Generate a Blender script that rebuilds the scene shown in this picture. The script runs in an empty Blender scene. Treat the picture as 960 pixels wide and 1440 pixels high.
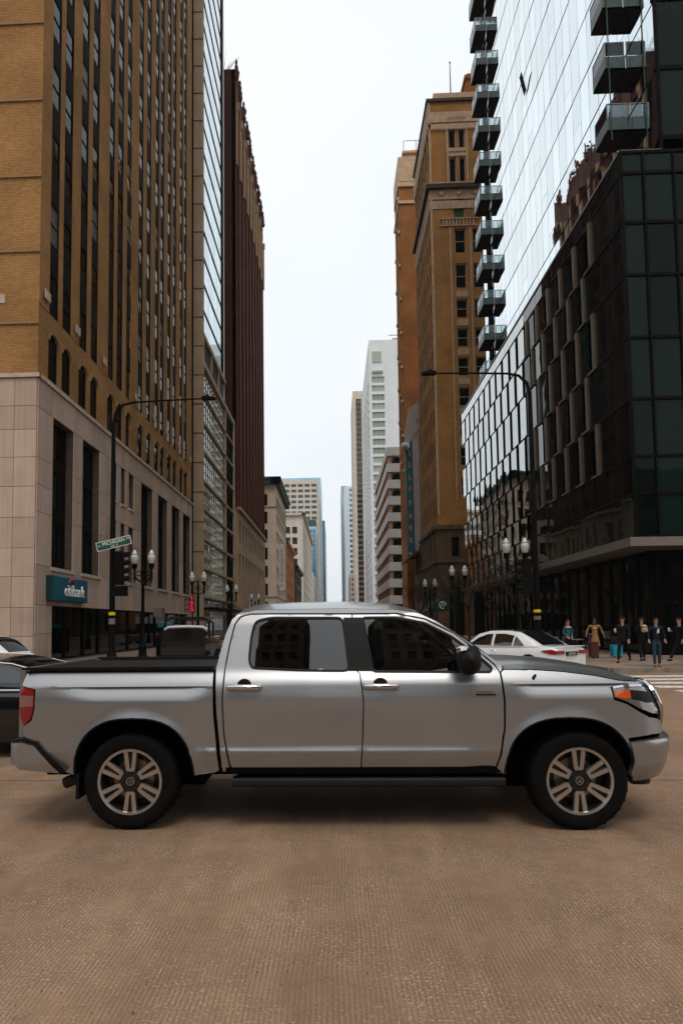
import bpy, bmesh, math, random
from mathutils import Vector, Matrix, Euler
from mathutils.geometry import delaunay_2d_cdt
random.seed(7)
R = math.radians
scene = bpy.context.scene
COL = scene.collection

# ------------------------------------------------------------------ camera
CAM_H = 1.69
def make_camera():
    yaw, pitch, roll = R(2.5), R(3.9), R(0.6)
    f = Vector((-math.sin(yaw)*math.cos(pitch), math.cos(yaw)*math.cos(pitch), math.sin(pitch)))
    rt = Vector((math.cos(yaw), math.sin(yaw), 0)); up = rt.cross(f)
    r2 = rt*math.cos(roll)-up*math.sin(roll); u2 = up*math.cos(roll)+rt*math.sin(roll)
    cd = bpy.data.cameras.new('camera'); co = bpy.data.objects.new('camera', cd); COL.objects.link(co)
    m = Matrix((r2, u2, -f)).transposed().to_4x4(); m.translation = Vector((0, 0, CAM_H))
    co.matrix_world = m
    cd.sensor_fit = 'VERTICAL'; cd.sensor_height = 36; cd.sensor_width = 24; cd.lens = 24
    cd.shift_x = 52/1440; cd.shift_y = 93/1440
    cd.clip_start = .1; cd.clip_end = 6000
    scene.camera = co
make_camera()

# ------------------------------------------------------------------ sky, sun, exposure
SUN_EL, SUN_AZ = 61, 172          # azimuth clockwise from +Y: the veiled sun stands behind the camera
world = bpy.data.worlds.new("World"); scene.world = world; world.use_nodes = True
nt = world.node_tree; nt.nodes.clear()
wo = nt.nodes.new('ShaderNodeOutputWorld'); bg = nt.nodes.new('ShaderNodeBackground')
sky = nt.nodes.new('ShaderNodeTexSky'); sky.sky_type = 'NISHITA'; sky.sun_disc = False
sky.sun_elevation = R(SUN_EL); sky.sun_rotation = R(SUN_AZ); sky.dust_density = 4; sky.air_density = 1.2
veil = nt.nodes.new('ShaderNodeMix'); veil.data_type = 'RGBA'; veil.inputs['Factor'].default_value = .86
tc = nt.nodes.new('ShaderNodeTexCoord'); nz = nt.nodes.new('ShaderNodeTexNoise'); nz.inputs['Scale'].default_value = 2.2
nz.inputs['Detail'].default_value = 4; nz.inputs['Roughness'].default_value = .5
cr = nt.nodes.new('ShaderNodeValToRGB')
cr.color_ramp.elements[0].position = .3; cr.color_ramp.elements[0].color = (10.0, 10.6, 11.0, 1)
cr.color_ramp.elements[1].position = .7; cr.color_ramp.elements[1].color = (11.5, 11.7, 11.8, 1)
nt.links.new(tc.outputs['Generated'], nz.inputs['Vector']); nt.links.new(nz.outputs['Fac'], cr.inputs['Fac'])
nt.links.new(sky.outputs[0], veil.inputs['A']); nt.links.new(cr.outputs[0], veil.inputs['B'])
nt.links.new(veil.outputs['Result'], bg.inputs['Color']); bg.inputs['Strength'].default_value = .125
nt.links.new(bg.outputs[0], wo.inputs['Surface'])
sl = bpy.data.lights.new('sun', 'SUN'); sl.energy = 1.5; sl.angle = R(20); sl.color = (1, .93, .84)
so = bpy.data.objects.new('sun', sl); COL.objects.link(so)
sd = Vector((math.sin(R(SUN_AZ))*math.cos(R(SUN_EL)), math.cos(R(SUN_AZ))*math.cos(R(SUN_EL)), math.sin(R(SUN_EL))))
so.rotation_euler = sd.to_track_quat('Z', 'Y').to_euler(); so.location = (0, -20, 120)
vs = scene.view_settings; vs.view_transform = 'Standard'; vs.look = 'None'; vs.exposure = -0.32; vs.gamma = 1
try: vs.use_curve_mapping = False
except Exception: pass
scene.cycles.max_bounces = 6; scene.cycles.diffuse_bounces = 3; scene.cycles.glossy_bounces = 4
scene.cycles.transparent_max_bounces = 12; scene.cycles.volume_bounces = 1

# ------------------------------------------------------------------ materials
def lin(r, g, b):
    f = lambda c: (c/255/12.92) if c/255 <= .04045 else ((c/255+.055)/1.055)**2.4
    return (f(r), f(g), f(b))
MATS = {}
def N(t, typ, **kw):
    n = t.nodes.new(typ)
    for k, v in kw.items(): setattr(n, k, v)
    return n
def math_n(t, op, a, b=None):
    n = t.nodes.new('ShaderNodeMath'); n.operation = op
    for i, x in enumerate((a, b)):
        if x is None: continue
        if isinstance(x, (int, float)): n.inputs[i].default_value = x
        else: t.links.new(x, n.inputs[i])
    return n.outputs[0]
def pbr(name, col, rough=.6, metal=0, amt=.18, scale=3, bump=0, bscale=40, spec=None, coat=0, wave=0, wscale=.5, ior=1.45, streak=0, em=None, vary=0):
    """procedural material: base colour broken up by noise, optional vertical rain streaks, relief and slow glass waves"""
    if name in MATS: return MATS[name]
    m = bpy.data.materials.new(name); m.use_nodes = True; t = m.node_tree; b = t.nodes['Principled BSDF']
    if spec is None: spec = .5 if rough < .6 else .15
    b.inputs['Roughness'].default_value = rough; b.inputs['Metallic'].default_value = metal
    b.inputs['Specular IOR Level'].default_value = spec; b.inputs['IOR'].default_value = ior
    b.inputs['Coat Weight'].default_value = coat; b.inputs['Coat Roughness'].default_value = .04
    geo = N(t, 'ShaderNodeNewGeometry')
    nz = N(t, 'ShaderNodeTexNoise'); nz.inputs['Scale'].default_value = scale; nz.inputs['Detail'].default_value = 6
    t.links.new(geo.outputs['Position'], nz.inputs['Vector'])
    fac = nz.outputs['Fac']
    if streak:
        mp = N(t, 'ShaderNodeMapping'); mp.inputs['Scale'].default_value = (5, 5, .12)
        n2 = N(t, 'ShaderNodeTexNoise'); n2.inputs['Scale'].default_value = 1.4; n2.inputs['Detail'].default_value = 5
        t.links.new(geo.outputs['Position'], mp.inputs[0]); t.links.new(mp.outputs[0], n2.inputs['Vector'])
        fac = math_n(t, 'ADD', math_n(t, 'MULTIPLY', fac, 1-streak), math_n(t, 'MULTIPLY', n2.outputs['Fac'], streak))
    if vary:
        oi = N(t, 'ShaderNodeObjectInfo')
        fac = math_n(t, 'ADD', math_n(t, 'MULTIPLY', fac, 1-vary), math_n(t, 'MULTIPLY', oi.outputs['Random'], vary))
    r = N(t, 'ShaderNodeValToRGB'); r.color_ramp.elements[0].position = .28; r.color_ramp.elements[1].position = .72
    lo = tuple(max(0, c*(1-amt)) for c in col); hi = tuple(min(1, c*(1+amt)) for c in col)
    r.color_ramp.elements[0].color = (*lo, 1); r.color_ramp.elements[1].color = (*hi, 1)
    t.links.new(fac, r.inputs['Fac']); t.links.new(r.outputs[0], b.inputs['Base Color'])
    if bump or wave:
        bp = N(t, 'ShaderNodeBump')
        nb = N(t, 'ShaderNodeTexNoise'); nb.inputs['Detail'].default_value = 3 if bump else 1
        nb.inputs['Scale'].default_value = bscale if bump else wscale
        t.links.new(geo.outputs['Position'], nb.inputs['Vector'])
        bp.inputs['Strength'].default_value = bump if bump else wave
        bp.inputs['Distance'].default_value = .02 if bump else .1
        t.links.new(nb.outputs['Fac'], bp.inputs['Height']); t.links.new(bp.outputs[0], b.inputs['Normal'])
    if em:
        b.inputs['Emission Color'].default_value = (*em[0], 1); b.inputs['Emission Strength'].default_value = em[1]
    MATS[name] = m
    return m
def brick_mat(name, c1, c2, mortar, bw=.22, bh=.075, bump=.5):
    m = bpy.data.materials.new(name); m.use_nodes = True; t = m.node_tree; b = t.nodes['Principled BSDF']
    b.inputs['Roughness'].default_value = .9; b.inputs['Specular IOR Level'].default_value = .12
    geo = N(t, 'ShaderNodeNewGeometry'); sp = N(t, 'ShaderNodeSeparateXYZ'); t.links.new(geo.outputs['Position'], sp.inputs[0])
    cb = N(t, 'ShaderNodeCombineXYZ'); t.links.new(math_n(t, 'ADD', sp.outputs[0], sp.outputs[1]), cb.inputs[0]); t.links.new(sp.outputs[2], cb.inputs[1])
    bt = N(t, 'ShaderNodeTexBrick'); bt.inputs['Scale'].default_value = 1; bt.inputs['Brick Width'].default_value = bw
    bt.inputs['Row Height'].default_value = bh; bt.inputs['Mortar Size'].default_value = .009; bt.inputs['Mortar Smooth'].default_value = .3
    bt.inputs['Color1'].default_value = (*c1, 1); bt.inputs['Color2'].default_value = (*c2, 1); bt.inputs['Mortar'].default_value = (*mortar, 1)
    t.links.new(cb.outputs[0], bt.inputs['Vector'])
    nz = N(t, 'ShaderNodeTexNoise'); nz.inputs['Scale'].default_value = .35; nz.inputs['Detail'].default_value = 6
    t.links.new(geo.outputs['Position'], nz.inputs['Vector'])
    rp = N(t, 'ShaderNodeValToRGB'); rp.color_ramp.elements[0].position = .3; rp.color_ramp.elements[0].color = (.72, .72, .72, 1)
    rp.color_ramp.elements[1].position = .7; rp.color_ramp.elements[1].color = (1.15, 1.15, 1.15, 1)
    t.links.new(nz.outputs['Fac'], rp.inputs['Fac'])
    mx = N(t, 'ShaderNodeMix', data_type='RGBA', blend_type='MULTIPLY'); mx.inputs['Factor'].default_value = 1
    t.links.new(bt.outputs['Color'], mx.inputs['A']); t.links.new(rp.outputs[0], mx.inputs['B'])
    t.links.new(mx.outputs['Result'], b.inputs['Base Color'])
    bp = N(t, 'ShaderNodeBump'); bp.inputs['Strength'].default_value = bump; bp.inputs['Distance'].default_value = .01; bp.invert = True
    t.links.new(bt.outputs['Fac'], bp.inputs['Height']); t.links.new(bp.outputs[0], b.inputs['Normal'])
    MATS[name] = m
    return m
def glass_mat(name, tint=(.3, .36, .33), ior=1.5, rough=.02, mixf=.0):
    m = bpy.data.materials.new(name); m.use_nodes = True; t = m.node_tree; t.nodes.clear()
    o = N(t, 'ShaderNodeOutputMaterial'); mx = N(t, 'ShaderNodeMixShader'); fr = N(t, 'ShaderNodeFresnel'); fr.inputs[0].default_value = ior
    tr = N(t, 'ShaderNodeBsdfTransparent'); tr.inputs[0].default_value = (*tint, 1)
    gl = N(t, 'ShaderNodeBsdfGlossy'); gl.inputs['Roughness'].default_value = rough; gl.inputs[0].default_value = (.95, .97, 1, 1)
    geo = N(t, 'ShaderNodeNewGeometry'); nz = N(t, 'ShaderNodeTexNoise'); nz.inputs['Scale'].default_value = 1.5
    t.links.new(geo.outputs['Position'], nz.inputs['Vector'])
    t.links.new(math_n(t, 'ADD', math_n(t, 'ADD', fr.outputs[0], mixf), math_n(t, 'MULTIPLY', nz.outputs['Fac'], .03)), mx.inputs[0])
    t.links.new(tr.outputs[0], mx.inputs[1]); t.links.new(gl.outputs[0], mx.inputs[2]); t.links.new(mx.outputs[0], o.inputs[0])
    MATS[name] = m
    return m

M = dict(
 tan_brick=brick_mat('tan brick', (.43, .228, .085), (.34, .168, .058), (.16, .09, .04)),
 tan_plain=pbr('tan brick pier', (.27, .165, .085), .85, amt=.25, scale=2, streak=.5, bump=.3, bscale=18),
 stone=pbr('pink stone', (.44, .325, .255), .7, amt=.22, scale=1.2, streak=.6, vary=.25, bump=.15, bscale=30),
 stone_joint=pbr('stone joint', (.10, .07, .055), .9),
 limestone=pbr('limestone sill', (.47, .37, .29), .75, amt=.15),
 dark_metal=pbr('dark metal', (.007, .0065, .006), .5, 0, amt=.4, spec=.12, ior=1.15),
 spandrel=pbr('dark bronze spandrel', (.010, .008, .005), .6, 0, amt=.5, scale=6, spec=.12, ior=1.15),
 ornament=pbr('grey cast ornament', (.16, .15, .13), .5, .5),
 dark_glass=pbr('dark window glass', (.005, .006, .006), .05, amt=.5, wave=.15, wscale=.9, ior=1.3, spec=.16),
 old_blind=pbr('dim window blind', (.06, .05, .038), .5, amt=.3),
 shop_dark=pbr('dark shop glass', (.004, .0045, .004), .03, amt=.5, wave=.1, wscale=.6, ior=1.2),
 shop_glass=glass_mat('shop glass', (.42, .46, .44)),
 interior=pbr('dark interior', (.008, .007, .006), .9, spec=.1, ior=1.1),
 concrete_dark=pbr('shaded concrete', (.07, .06, .05), .9, scale=1, amt=.35),
 sky_glass=pbr('coated tower glass', (.76, .85, .89), .015, 1, amt=.08, scale=.2, wave=.11, wscale=.34, vary=.6),
 blue_glass=pbr('blue coated glass', (.50, .64, .70), .02, 1, amt=.12, wave=.06, wscale=.5, vary=.6),
 pod_glass=pbr('dark podium glass', (.006, .008, .007), .02, amt=.6, wave=.10, wscale=.45, ior=1.5, spec=.5, vary=.6),
 pod_mirror=pbr('mirror podium glass', (.42, .45, .44), .02, 1, amt=.12, wave=.16, wscale=.5, vary=.5),
 green_glass=pbr('green tinted glass', (.003, .009, .007), .03, amt=.5, ior=1.2, wave=.12, wscale=.5, vary=.7),
 tan_fin=pbr('bronze fin', (.125, .088, .055), .45, .3, amt=.2),
 canopy=pbr('grey canopy panel', (.15, .125, .105), .5, amt=.15),
 grey_metal=pbr('grey metal', (.22, .22, .21), .4, .6, amt=.15),
 balcony_green=pbr('green grey balcony fascia', (.055, .085, .075), .35, amt=.15),
 balcony_soffit=pbr('dark balcony soffit', (.020, .017, .015), .7),
 clear_rail=glass_mat('balcony glass', (.72, .8, .8), 1.45),
 orange_brick=brick_mat('orange brick', (.50, .245, .078), (.40, .185, .055), (.22, .11, .04), .25, .09, .4),
 orange_dark=brick_mat('brown brick', (.36, .14, .042), (.28, .105, .03), (.14, .065, .025), .25, .09, .4),
 terracotta=pbr('pale terracotta', (.50, .34, .22), .7, amt=.2, scale=1.5, bump=.4, bscale=4),
 brown_stone=pbr('brown base stone', (.13, .075, .04), .8, amt=.35, scale=1.2, bump=.5, bscale=3),
 cornice_dark=pbr('dark cornice', (.06, .04, .028), .7, amt=.3),
 red_brown=pbr('red brown masonry', (.085, .026, .015), .8, amt=.35, scale=.6, streak=.5),
 red_dark=pbr('dark red masonry', (.055, .018, .012), .85, amt=.3, scale=.6, streak=.5),
 gold_trim=pbr('ochre trim', (.33, .20, .10), .6),
 cream=pbr('cream stone', (.58, .46, .36), .75, amt=.15, scale=.5, streak=.4),
 cream2=pbr('pale cream stone', (.62, .55, .47), .75, amt=.12, scale=.5),
 sandy=pbr('sandy base stone', (.36, .26, .17), .75, amt=.2, scale=.6, streak=.3),
 green_copper=pbr('green copper', (.05, .10, .075), .6),
 orange_stucco=pbr('orange brick facade', (.42, .17, .06), .8, amt=.25, scale=.6, streak=.4),
 far_glass=pbr('far window glass', (.03, .035, .04), .08, amt=.4, ior=1.6),
 far_blue=pbr('far blue glass', (.30, .45, .55), .15, .7, amt=.25, scale=.05, vary=.4),
 far_blue_dark=pbr('far deep blue glass', (.10, .22, .32), .15, .6, amt=.3, scale=.05),
 white_conc=pbr('white concrete', (.70, .72, .72), .7, amt=.06, scale=.3),
 grey_band=pbr('grey precast band', (.40, .36, .34), .75, amt=.12, scale=.4),
 garage_core=pbr('tan garage column', (.30, .15, .07), .8),
 beige=pbr('beige concrete', (.60, .50, .40), .75, amt=.1, scale=.3),
 blind=pbr('pale green blind', (.32, .36, .30), .8, vary=.5),
 green_blind=pbr('deep green blind', (.05, .12, .045), .7),
 teal=pbr('teal sign face', (.0, .095, .135), .45, amt=.12),
 teal_dark=pbr('dark teal sign edge', (.0, .03, .035), .45),
 letter_white=pbr('white sign letter', (.80, .78, .74), .5),
 letter_red=pbr('red sign arc', (.45, .02, .03), .5),
 letter_orange=pbr('orange sign letter', (.75, .30, .03), .6),
 sign_green=pbr('green street sign', (.0, .065, .032), .45, amt=.08),
 neon=pbr('red neon', (.6, .01, .02), .4, em=((1, .02, .05), 1.6)),
 sign_back=pbr('dark red sign box', (.09, .012, .01), .5),
 banner=pbr('pale banner', (.62, .58, .55), .8, amt=.05),
 banner_text=pbr('dark banner lettering', (.10, .08, .07), .8),
 pole=pbr('black painted iron', (.006, .006, .0055), .5, 0, amt=.4, spec=.15, ior=1.2),
 lamp_glass=pbr('ribbed lamp glass', (.46, .46, .45), .15, amt=.15, scale=20, spec=.8),
 bark=pbr('bare bark', (.035, .024, .017), .95),
 yellow=pbr('yellow tag', (.75, .50, .02), .6),
 lamp_red=pbr('signal red lens', (.10, .01, .005), .2),
 paint_white=pbr('worn white road paint', (.60, .57, .53), .75, amt=.45, scale=6),
 awning=pbr('dark green awning', (.01, .06, .03), .8),
)
def mm(k): return M[k] if isinstance(k, str) else k

# ------------------------------------------------------------------ mesh helpers
W = {}                        # world base of a thing whose parts are written in world coordinates
def link(o, parent=None):
    COL.objects.link(o)
    if parent is not None: o.parent = parent
    return o
def tag(o, label=None, cat=None, group=None, kind=None):
    for k, v in (('label', label), ('category', cat), ('group', group), ('kind', kind)):
        if v: o[k] = v
    return o
def thing(name, label, cat, loc=(0, 0, 0), rz=0, group=None, world=True):
    o = bpy.data.objects.new(name, None); o.empty_display_size = .3; link(o)
    o.location = loc; o.rotation_euler = (0, 0, rz)
    tag(o, label, cat, group)
    W[o] = Vector(loc) if world else Vector()
    return o
class MB:
    def __init__(s): s.v = []; s.f = []; s.m = []
    def add(s, vs, fs, m=0):
        b = len(s.v); s.v += [Vector(v) for v in vs]
        s.f += [[b+i for i in f] for f in fs]; s.m += [m]*len(fs)
        return s
    def box(s, x0, x1, y0, y1, z0, z1, m=0):
        if x0 > x1: x0, x1 = x1, x0
        if y0 > y1: y0, y1 = y1, y0
        if z0 > z1: z0, z1 = z1, z0
        v = [(x, y, z) for z in (z0, z1) for y in (y0, y1) for x in (x0, x1)]
        return s.add(v, [(0, 2, 3, 1), (4, 5, 7, 6), (0, 1, 5, 4), (2, 6, 7, 3), (0, 4, 6, 2), (1, 3, 7, 5)], m)
    def prism(s, poly, fr, d0, d1, m=0):
        """poly 2D, fr(u,v,d)->xyz, extruded from d0 to d1"""
        n = len(poly); a = [fr(u, v, d0) for u, v in poly]; b = [fr(u, v, d1) for u, v in poly]
        fs = [list(range(n))[::-1], list(range(n, 2*n))]+[(i, (i+1) % n, n+(i+1) % n, n+i) for i in range(n)]
        return s.add(a+b, fs, m)
    def tube(s, pts, rad, n=8, m=0, cap=True):
        pts = [Vector(p) for p in pts]; k = len(pts)
        rs = rad if isinstance(rad, (list, tuple)) else [rad]*k
        vs = []; prev = None
        for i, p in enumerate(pts):
            d = (pts[min(i+1, k-1)]-pts[max(i-1, 0)]).normalized()
            if prev is None:
                a = d.orthogonal().normalized()
            else:
                a = (prev-d*prev.dot(d))
                a = a.normalized() if a.length > 1e-6 else d.orthogonal().normalized()
            prev = a; b = d.cross(a)
            vs += [p+(a*math.cos(2*math.pi*j/n)+b*math.sin(2*math.pi*j/n))*rs[i] for j in range(n)]
        fs = [(i*n+j, i*n+(j+1) % n, (i+1)*n+(j+1) % n, (i+1)*n+j) for i in range(k-1) for j in range(n)]
        if cap: fs += [list(range(n))[::-1], list(range((k-1)*n, k*n))]
        return s.add(vs, fs, m)
    def lathe(s, prof, n=16, c=(0, 0, 0), axis='z', m=0, cap=True):
        vs = []
        for r, h in prof:
            for j in range(n):
                a = 2*math.pi*j/n; x, y = r*math.cos(a), r*math.sin(a)
                p = (x, y, h) if axis == 'z' else ((x, h, y) if axis == 'y' else (h, x, y))
                vs.append(Vector(p)+Vector(c))
        k = len(prof)
        fs = [(i*n+j, i*n+(j+1) % n, (i+1)*n+(j+1) % n, (i+1)*n+j) for i in range(k-1) for j in range(n)]
        if cap: fs += [list(range(n))[::-1], list(range((k-1)*n, k*n))]
        return s.add(vs, fs, m)
    def grid(s, P, nu, nv, m=0):
        vs = [P(i/(nu-1), j/(nv-1)) for i in range(nu) for j in range(nv)]
        fs = [(i*nv+j, (i+1)*nv+j, (i+1)*nv+j+1, i*nv+j+1) for i in range(nu-1) for j in range(nv-1)]
        return s.add(vs, fs, m)
    def mesh(s, name, mats, smooth=False, off=None, angle=40):
        me = bpy.data.meshes.new(name)
        vs = s.v if off is None else [v-off for v in s.v]
        me.from_pydata([tuple(v) for v in vs], [], s.f)
        for m in (mats if isinstance(mats, (list, tuple)) else [mats]): me.materials.append(mm(m))
        me.polygons.foreach_set('material_index', s.m)
        bm = bmesh.new(); bm.from_mesh(me); bmesh.ops.recalc_face_normals(bm, faces=bm.faces)
        bm.to_mesh(me); bm.free()
        if smooth:
            me.shade_smooth()
            try: me.set_sharp_from_angle(angle=R(angle))
            except Exception: pass
        me.update(); return me
    def build(s, name, mats, parent=None, smooth=False, kind=None, label=None, cat=None, group=None, angle=40):
        off = W.get(parent, None)
        o = bpy.data.objects.new(name, s.mesh(name, mats, smooth, off, angle))
        link(o, parent); W[o] = Vector() if off is None else off.copy()
        tag(o, label, cat, group, kind); return o
def place(me, name, parent, loc, rz=0, tilt=None, kind=None):
    o = bpy.data.objects.new(name, me); COL.objects.link(o); o.parent = parent
    o.location = Vector(loc)-W.get(parent, Vector())
    o.rotation_euler = (tilt[0] if tilt else 0, tilt[1] if tilt else 0, rz)
    W[o] = Vector(loc)
    return o
CAMP = Vector((0, 0, CAM_H))
def scatter(items, name, parent, cap=300, tilt=0):
    """items: (mesh, world loc, rz, children[(name, mesh)]); the nearest `cap` are objects, the rest one joined part"""
    items = sorted(items, key=lambda i: (Vector(i[1])-CAMP).length)
    for me, loc, rz, ch in items[:cap]:
        tl = (random.gauss(0, tilt), random.gauss(0, tilt)) if tilt else None
        o = place(me, name, parent, loc, rz+(random.gauss(0, tilt) if tilt else 0), tl)
        for cn, cm in ch:
            c = bpy.data.objects.new(cn, cm); COL.objects.link(c); c.parent = o
    rest = items[cap:]
    if not rest: return
    vs = []; fs = []; mi = []; mats = []
    off = W.get(parent, Vector())
    for me, loc, rz, ch in rest:
        T = Matrix.Translation(Vector(loc)-off) @ Matrix.Rotation(rz, 4, 'Z')
        for m in [me]+[c[1] for c in ch]:
            mp = []
            for q in m.materials:
                if q not in mats: mats.append(q)
                mp.append(mats.index(q))
            b = len(vs); vs += [tuple(T @ v.co) for v in m.vertices]
            for p in m.polygons: fs.append([b+i for i in p.vertices]); mi.append(mp[p.material_index])
    me = bpy.data.meshes.new(name); me.from_pydata(vs, [], fs)
    for q in mats: me.materials.append(q)
    me.polygons.foreach_set('material_index', mi); me.update()
    o = bpy.data.objects.new(name, me); COL.objects.link(o); o.parent = parent; o['kind'] = 'stuff'
class Fac:
    """a vertical facade plane: 'F' faces -Y (u = X), 'L' faces +X (u = Y), 'R' faces -X (u = Y), 'B' faces +Y (u = X)"""
    def __init__(s, k, p): s.k = k; s.p = p; s.rz = {'F': 0, 'L': R(90), 'R': R(-90), 'B': R(180)}[k]
    def P(s, u, n, z):
        return Vector({'F': (u, s.p-n, z), 'L': (s.p+n, u, z), 'R': (s.p-n, u, z), 'B': (u, s.p+n, z)}[s.k])
    def box(s, mb, u0, u1, n0, n1, z0, z1, m=0):
        a = s.P(u0, n0, z0); b = s.P(u1, n1, z1); mb.box(a.x, b.x, a.y, b.y, a.z, b.z, m)
PIECES = {}
def pane_mesh(w, h, mat, d=.02):
    k = ('pane', round(w, 2), round(h, 2), mat, d)
    if k not in PIECES:
        mb = MB(); mb.box(-w/2, w/2, 0, d, -h/2, h/2); PIECES[k] = mb.mesh('pane', [mat])
    return PIECES[k]
def slab_mesh(w, h, d, mat, name='stone_slab'):
    k = ('slab', round(w, 3), round(h, 3), d, mat)
    if k not in PIECES:
        mb = MB(); b = .012
        mb.add([(-w/2, 0, -h/2), (w/2, 0, -h/2), (w/2, 0, h/2), (-w/2, 0, h/2), (-w/2, -d+b, -h/2), (w/2, -d+b, -h/2), (w/2, -d+b, h/2), (-w/2, -d+b, h/2),
                (-w/2+b, -d, -h/2+b), (w/2-b, -d, -h/2+b), (w/2-b, -d, h/2-b), (-w/2+b, -d, h/2-b)],
               [(8, 9, 10, 11)]+[(4+i, 4+(i+1) % 4, 8+(i+1) % 4, 8+i) for i in range(4)]+[(i, (i+1) % 4, 4+(i+1) % 4, 4+i) for i in range(4)])
        PIECES[k] = mb.mesh(name, [mat])
    return PIECES[k]
def frame_mesh(w, h, mat, fw=.07, nv=0, nh=0, d=.08, sill=None, arch=0):
    """window frame, origin at the centre of the opening, front at local -y"""
    k = ('frame', round(w, 2), round(h, 2), mat, fw, nv, nh, d, sill, arch)
    if k not in PIECES:
        mb = MB()
        mb.box(-w/2, -w/2+fw, -d, 0, -h/2, h/2); mb.box(w/2-fw, w/2, -d, 0, -h/2, h/2)
        mb.box(-w/2+fw, w/2-fw, -d, 0, h/2-fw, h/2); mb.box(-w/2+fw, w/2-fw, -d, 0, -h/2, -h/2+fw)
        for i in range(nv):
            x = -w/2+w*(i+1)/(nv+1); mb.box(x-fw*.35, x+fw*.35, -d*.9, 0, -h/2+fw, h/2-fw)
        for i in range(nh):
            z = -h/2+h*(i+1)/(nh+1); mb.box(-w/2+fw, w/2-fw, -d*.8, 0, z-fw*.35, z+fw*.35)
        if arch:
            n = 8
            for sgn in (-1, 1):
                pts = [(sgn*w/2, h/2)]+[(sgn*(w/2)*math.cos(a*math.pi/2/n), h/2-arch+arch*math.sin(a*math.pi/2/n)) for a in range(n+1)]
                mb.prism(pts, lambda u, v, dd: (u, dd, v), -d-.12, -d*.5, 1)
        if sill: mb.box(-w/2-.06, w/2+.06, -d-sill, 0, -h/2-.16, -h/2-.001, 1)
        PIECES[k] = mb.mesh('window', [mat, 'tan_plain' if arch and mat == 'dark_metal' else 'limestone'])
    return PIECES[k]
def windows(root, F, ops, frame='dark_metal', glass='dark_glass', depth=.25, fw=.07, nv=0, nh=0, sill=None, cap=300, name='window', arch=0, glasses=None, frames=None):
    items = []
    for (u0, u1, z0, z1) in ops:
        w, h = u1-u0, z1-z0
        g = random.choice(glasses) if glasses else glass
        items.append((frame_mesh(w, h, frame, fw, nv, nh, .08, sill, arch), F.P((u0+u1)/2, -depth, (z0+z1)/2), F.rz, [('pane', pane_mesh(w-fw, h-fw, g))]))
    scatter(items, name, root, cap)
def wall(mb, F, u0, u1, z0, z1, ops, n0=-.3, n1=0, m=0):
    """wall slab with rectangular openings"""
    us = sorted({u0, u1, *[o[0] for o in ops], *[o[1] for o in ops]}); us = [u for u in us if u0 <= u <= u1]
    for a, b in zip(us, us[1:]):
        if b-a < 1e-4: continue
        c = (a+b)/2; hs = sorted([(o[2], o[3]) for o in ops if o[0] < c < o[1]]); z = z0
        for h0, h1 in hs:
            if h0 > z+1e-4: F.box(mb, a, b, n0, n1, z, min(h0, z1), m)
            z = max(z, h1)
        if z < z1-1e-4: F.box(mb, a, b, n0, n1, z, z1, m)
def clad(root, F, u0, u1, zs, ops, sw, mat, d=.04, name='stone_slab', cap=300):
    """stone slabs laid between openings with open joints"""
    us = sorted({u0, u1, *[o[0] for o in ops if u0 <= o[0] <= u1], *[o[1] for o in ops if u0 <= o[1] <= u1]})
    u2 = []
    for a, b in zip(us, us[1:]):
        k = max(1, round((b-a)/sw)); u2 += [a+(b-a)*i/k for i in range(k)]
    u2.append(us[-1]); items = []
    for a, b in zip(u2, u2[1:]):
        if b-a < .08: continue
        for z0, z1 in zip(zs, zs[1:]):
            c, zc = (a+b)/2, (z0+z1)/2
            if any(o[0] < c < o[1] and o[2] < zc < o[3] for o in ops): continue
            items.append((slab_mesh(b-a-.014, z1-z0-.014, d, mat, name), F.P(c, 0, zc), F.rz, []))
    scatter(items, name, root, cap)
def grid_ops(cols, rows): return [(a, b, c, d) for a, b in cols for c, d in rows]
def steps(a, b, n, w):
    """n openings of width w spread evenly between a and b"""
    p = (b-a)/n; return [(a+p*(i+.5)-w/2, a+p*(i+.5)+w/2) for i in range(n)]
def text_mesh(s, size, depth=.01, align='CENTER'):
    cu = bpy.data.curves.new('lettering', 'FONT'); cu.body = s; cu.size = size; cu.extrude = depth; cu.align_x = align; cu.align_y = 'CENTER'
    o = bpy.data.objects.new('lettering', cu); me = bpy.data.meshes.new_from_object(o)
    bpy.data.objects.remove(o); return me
def text(s, size, mat, parent, loc, rot, depth=.01, sx=1, name='lettering'):
    me = text_mesh(s, size, depth); me.materials.clear(); me.materials.append(mm(mat))
    for v in me.vertices: v.co.x *= sx
    o = bpy.data.objects.new(name, me); COL.objects.link(o); o.parent = parent
    o.location = Vector(loc)-W.get(parent, Vector()); o.rotation_euler = rot; return o

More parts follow.
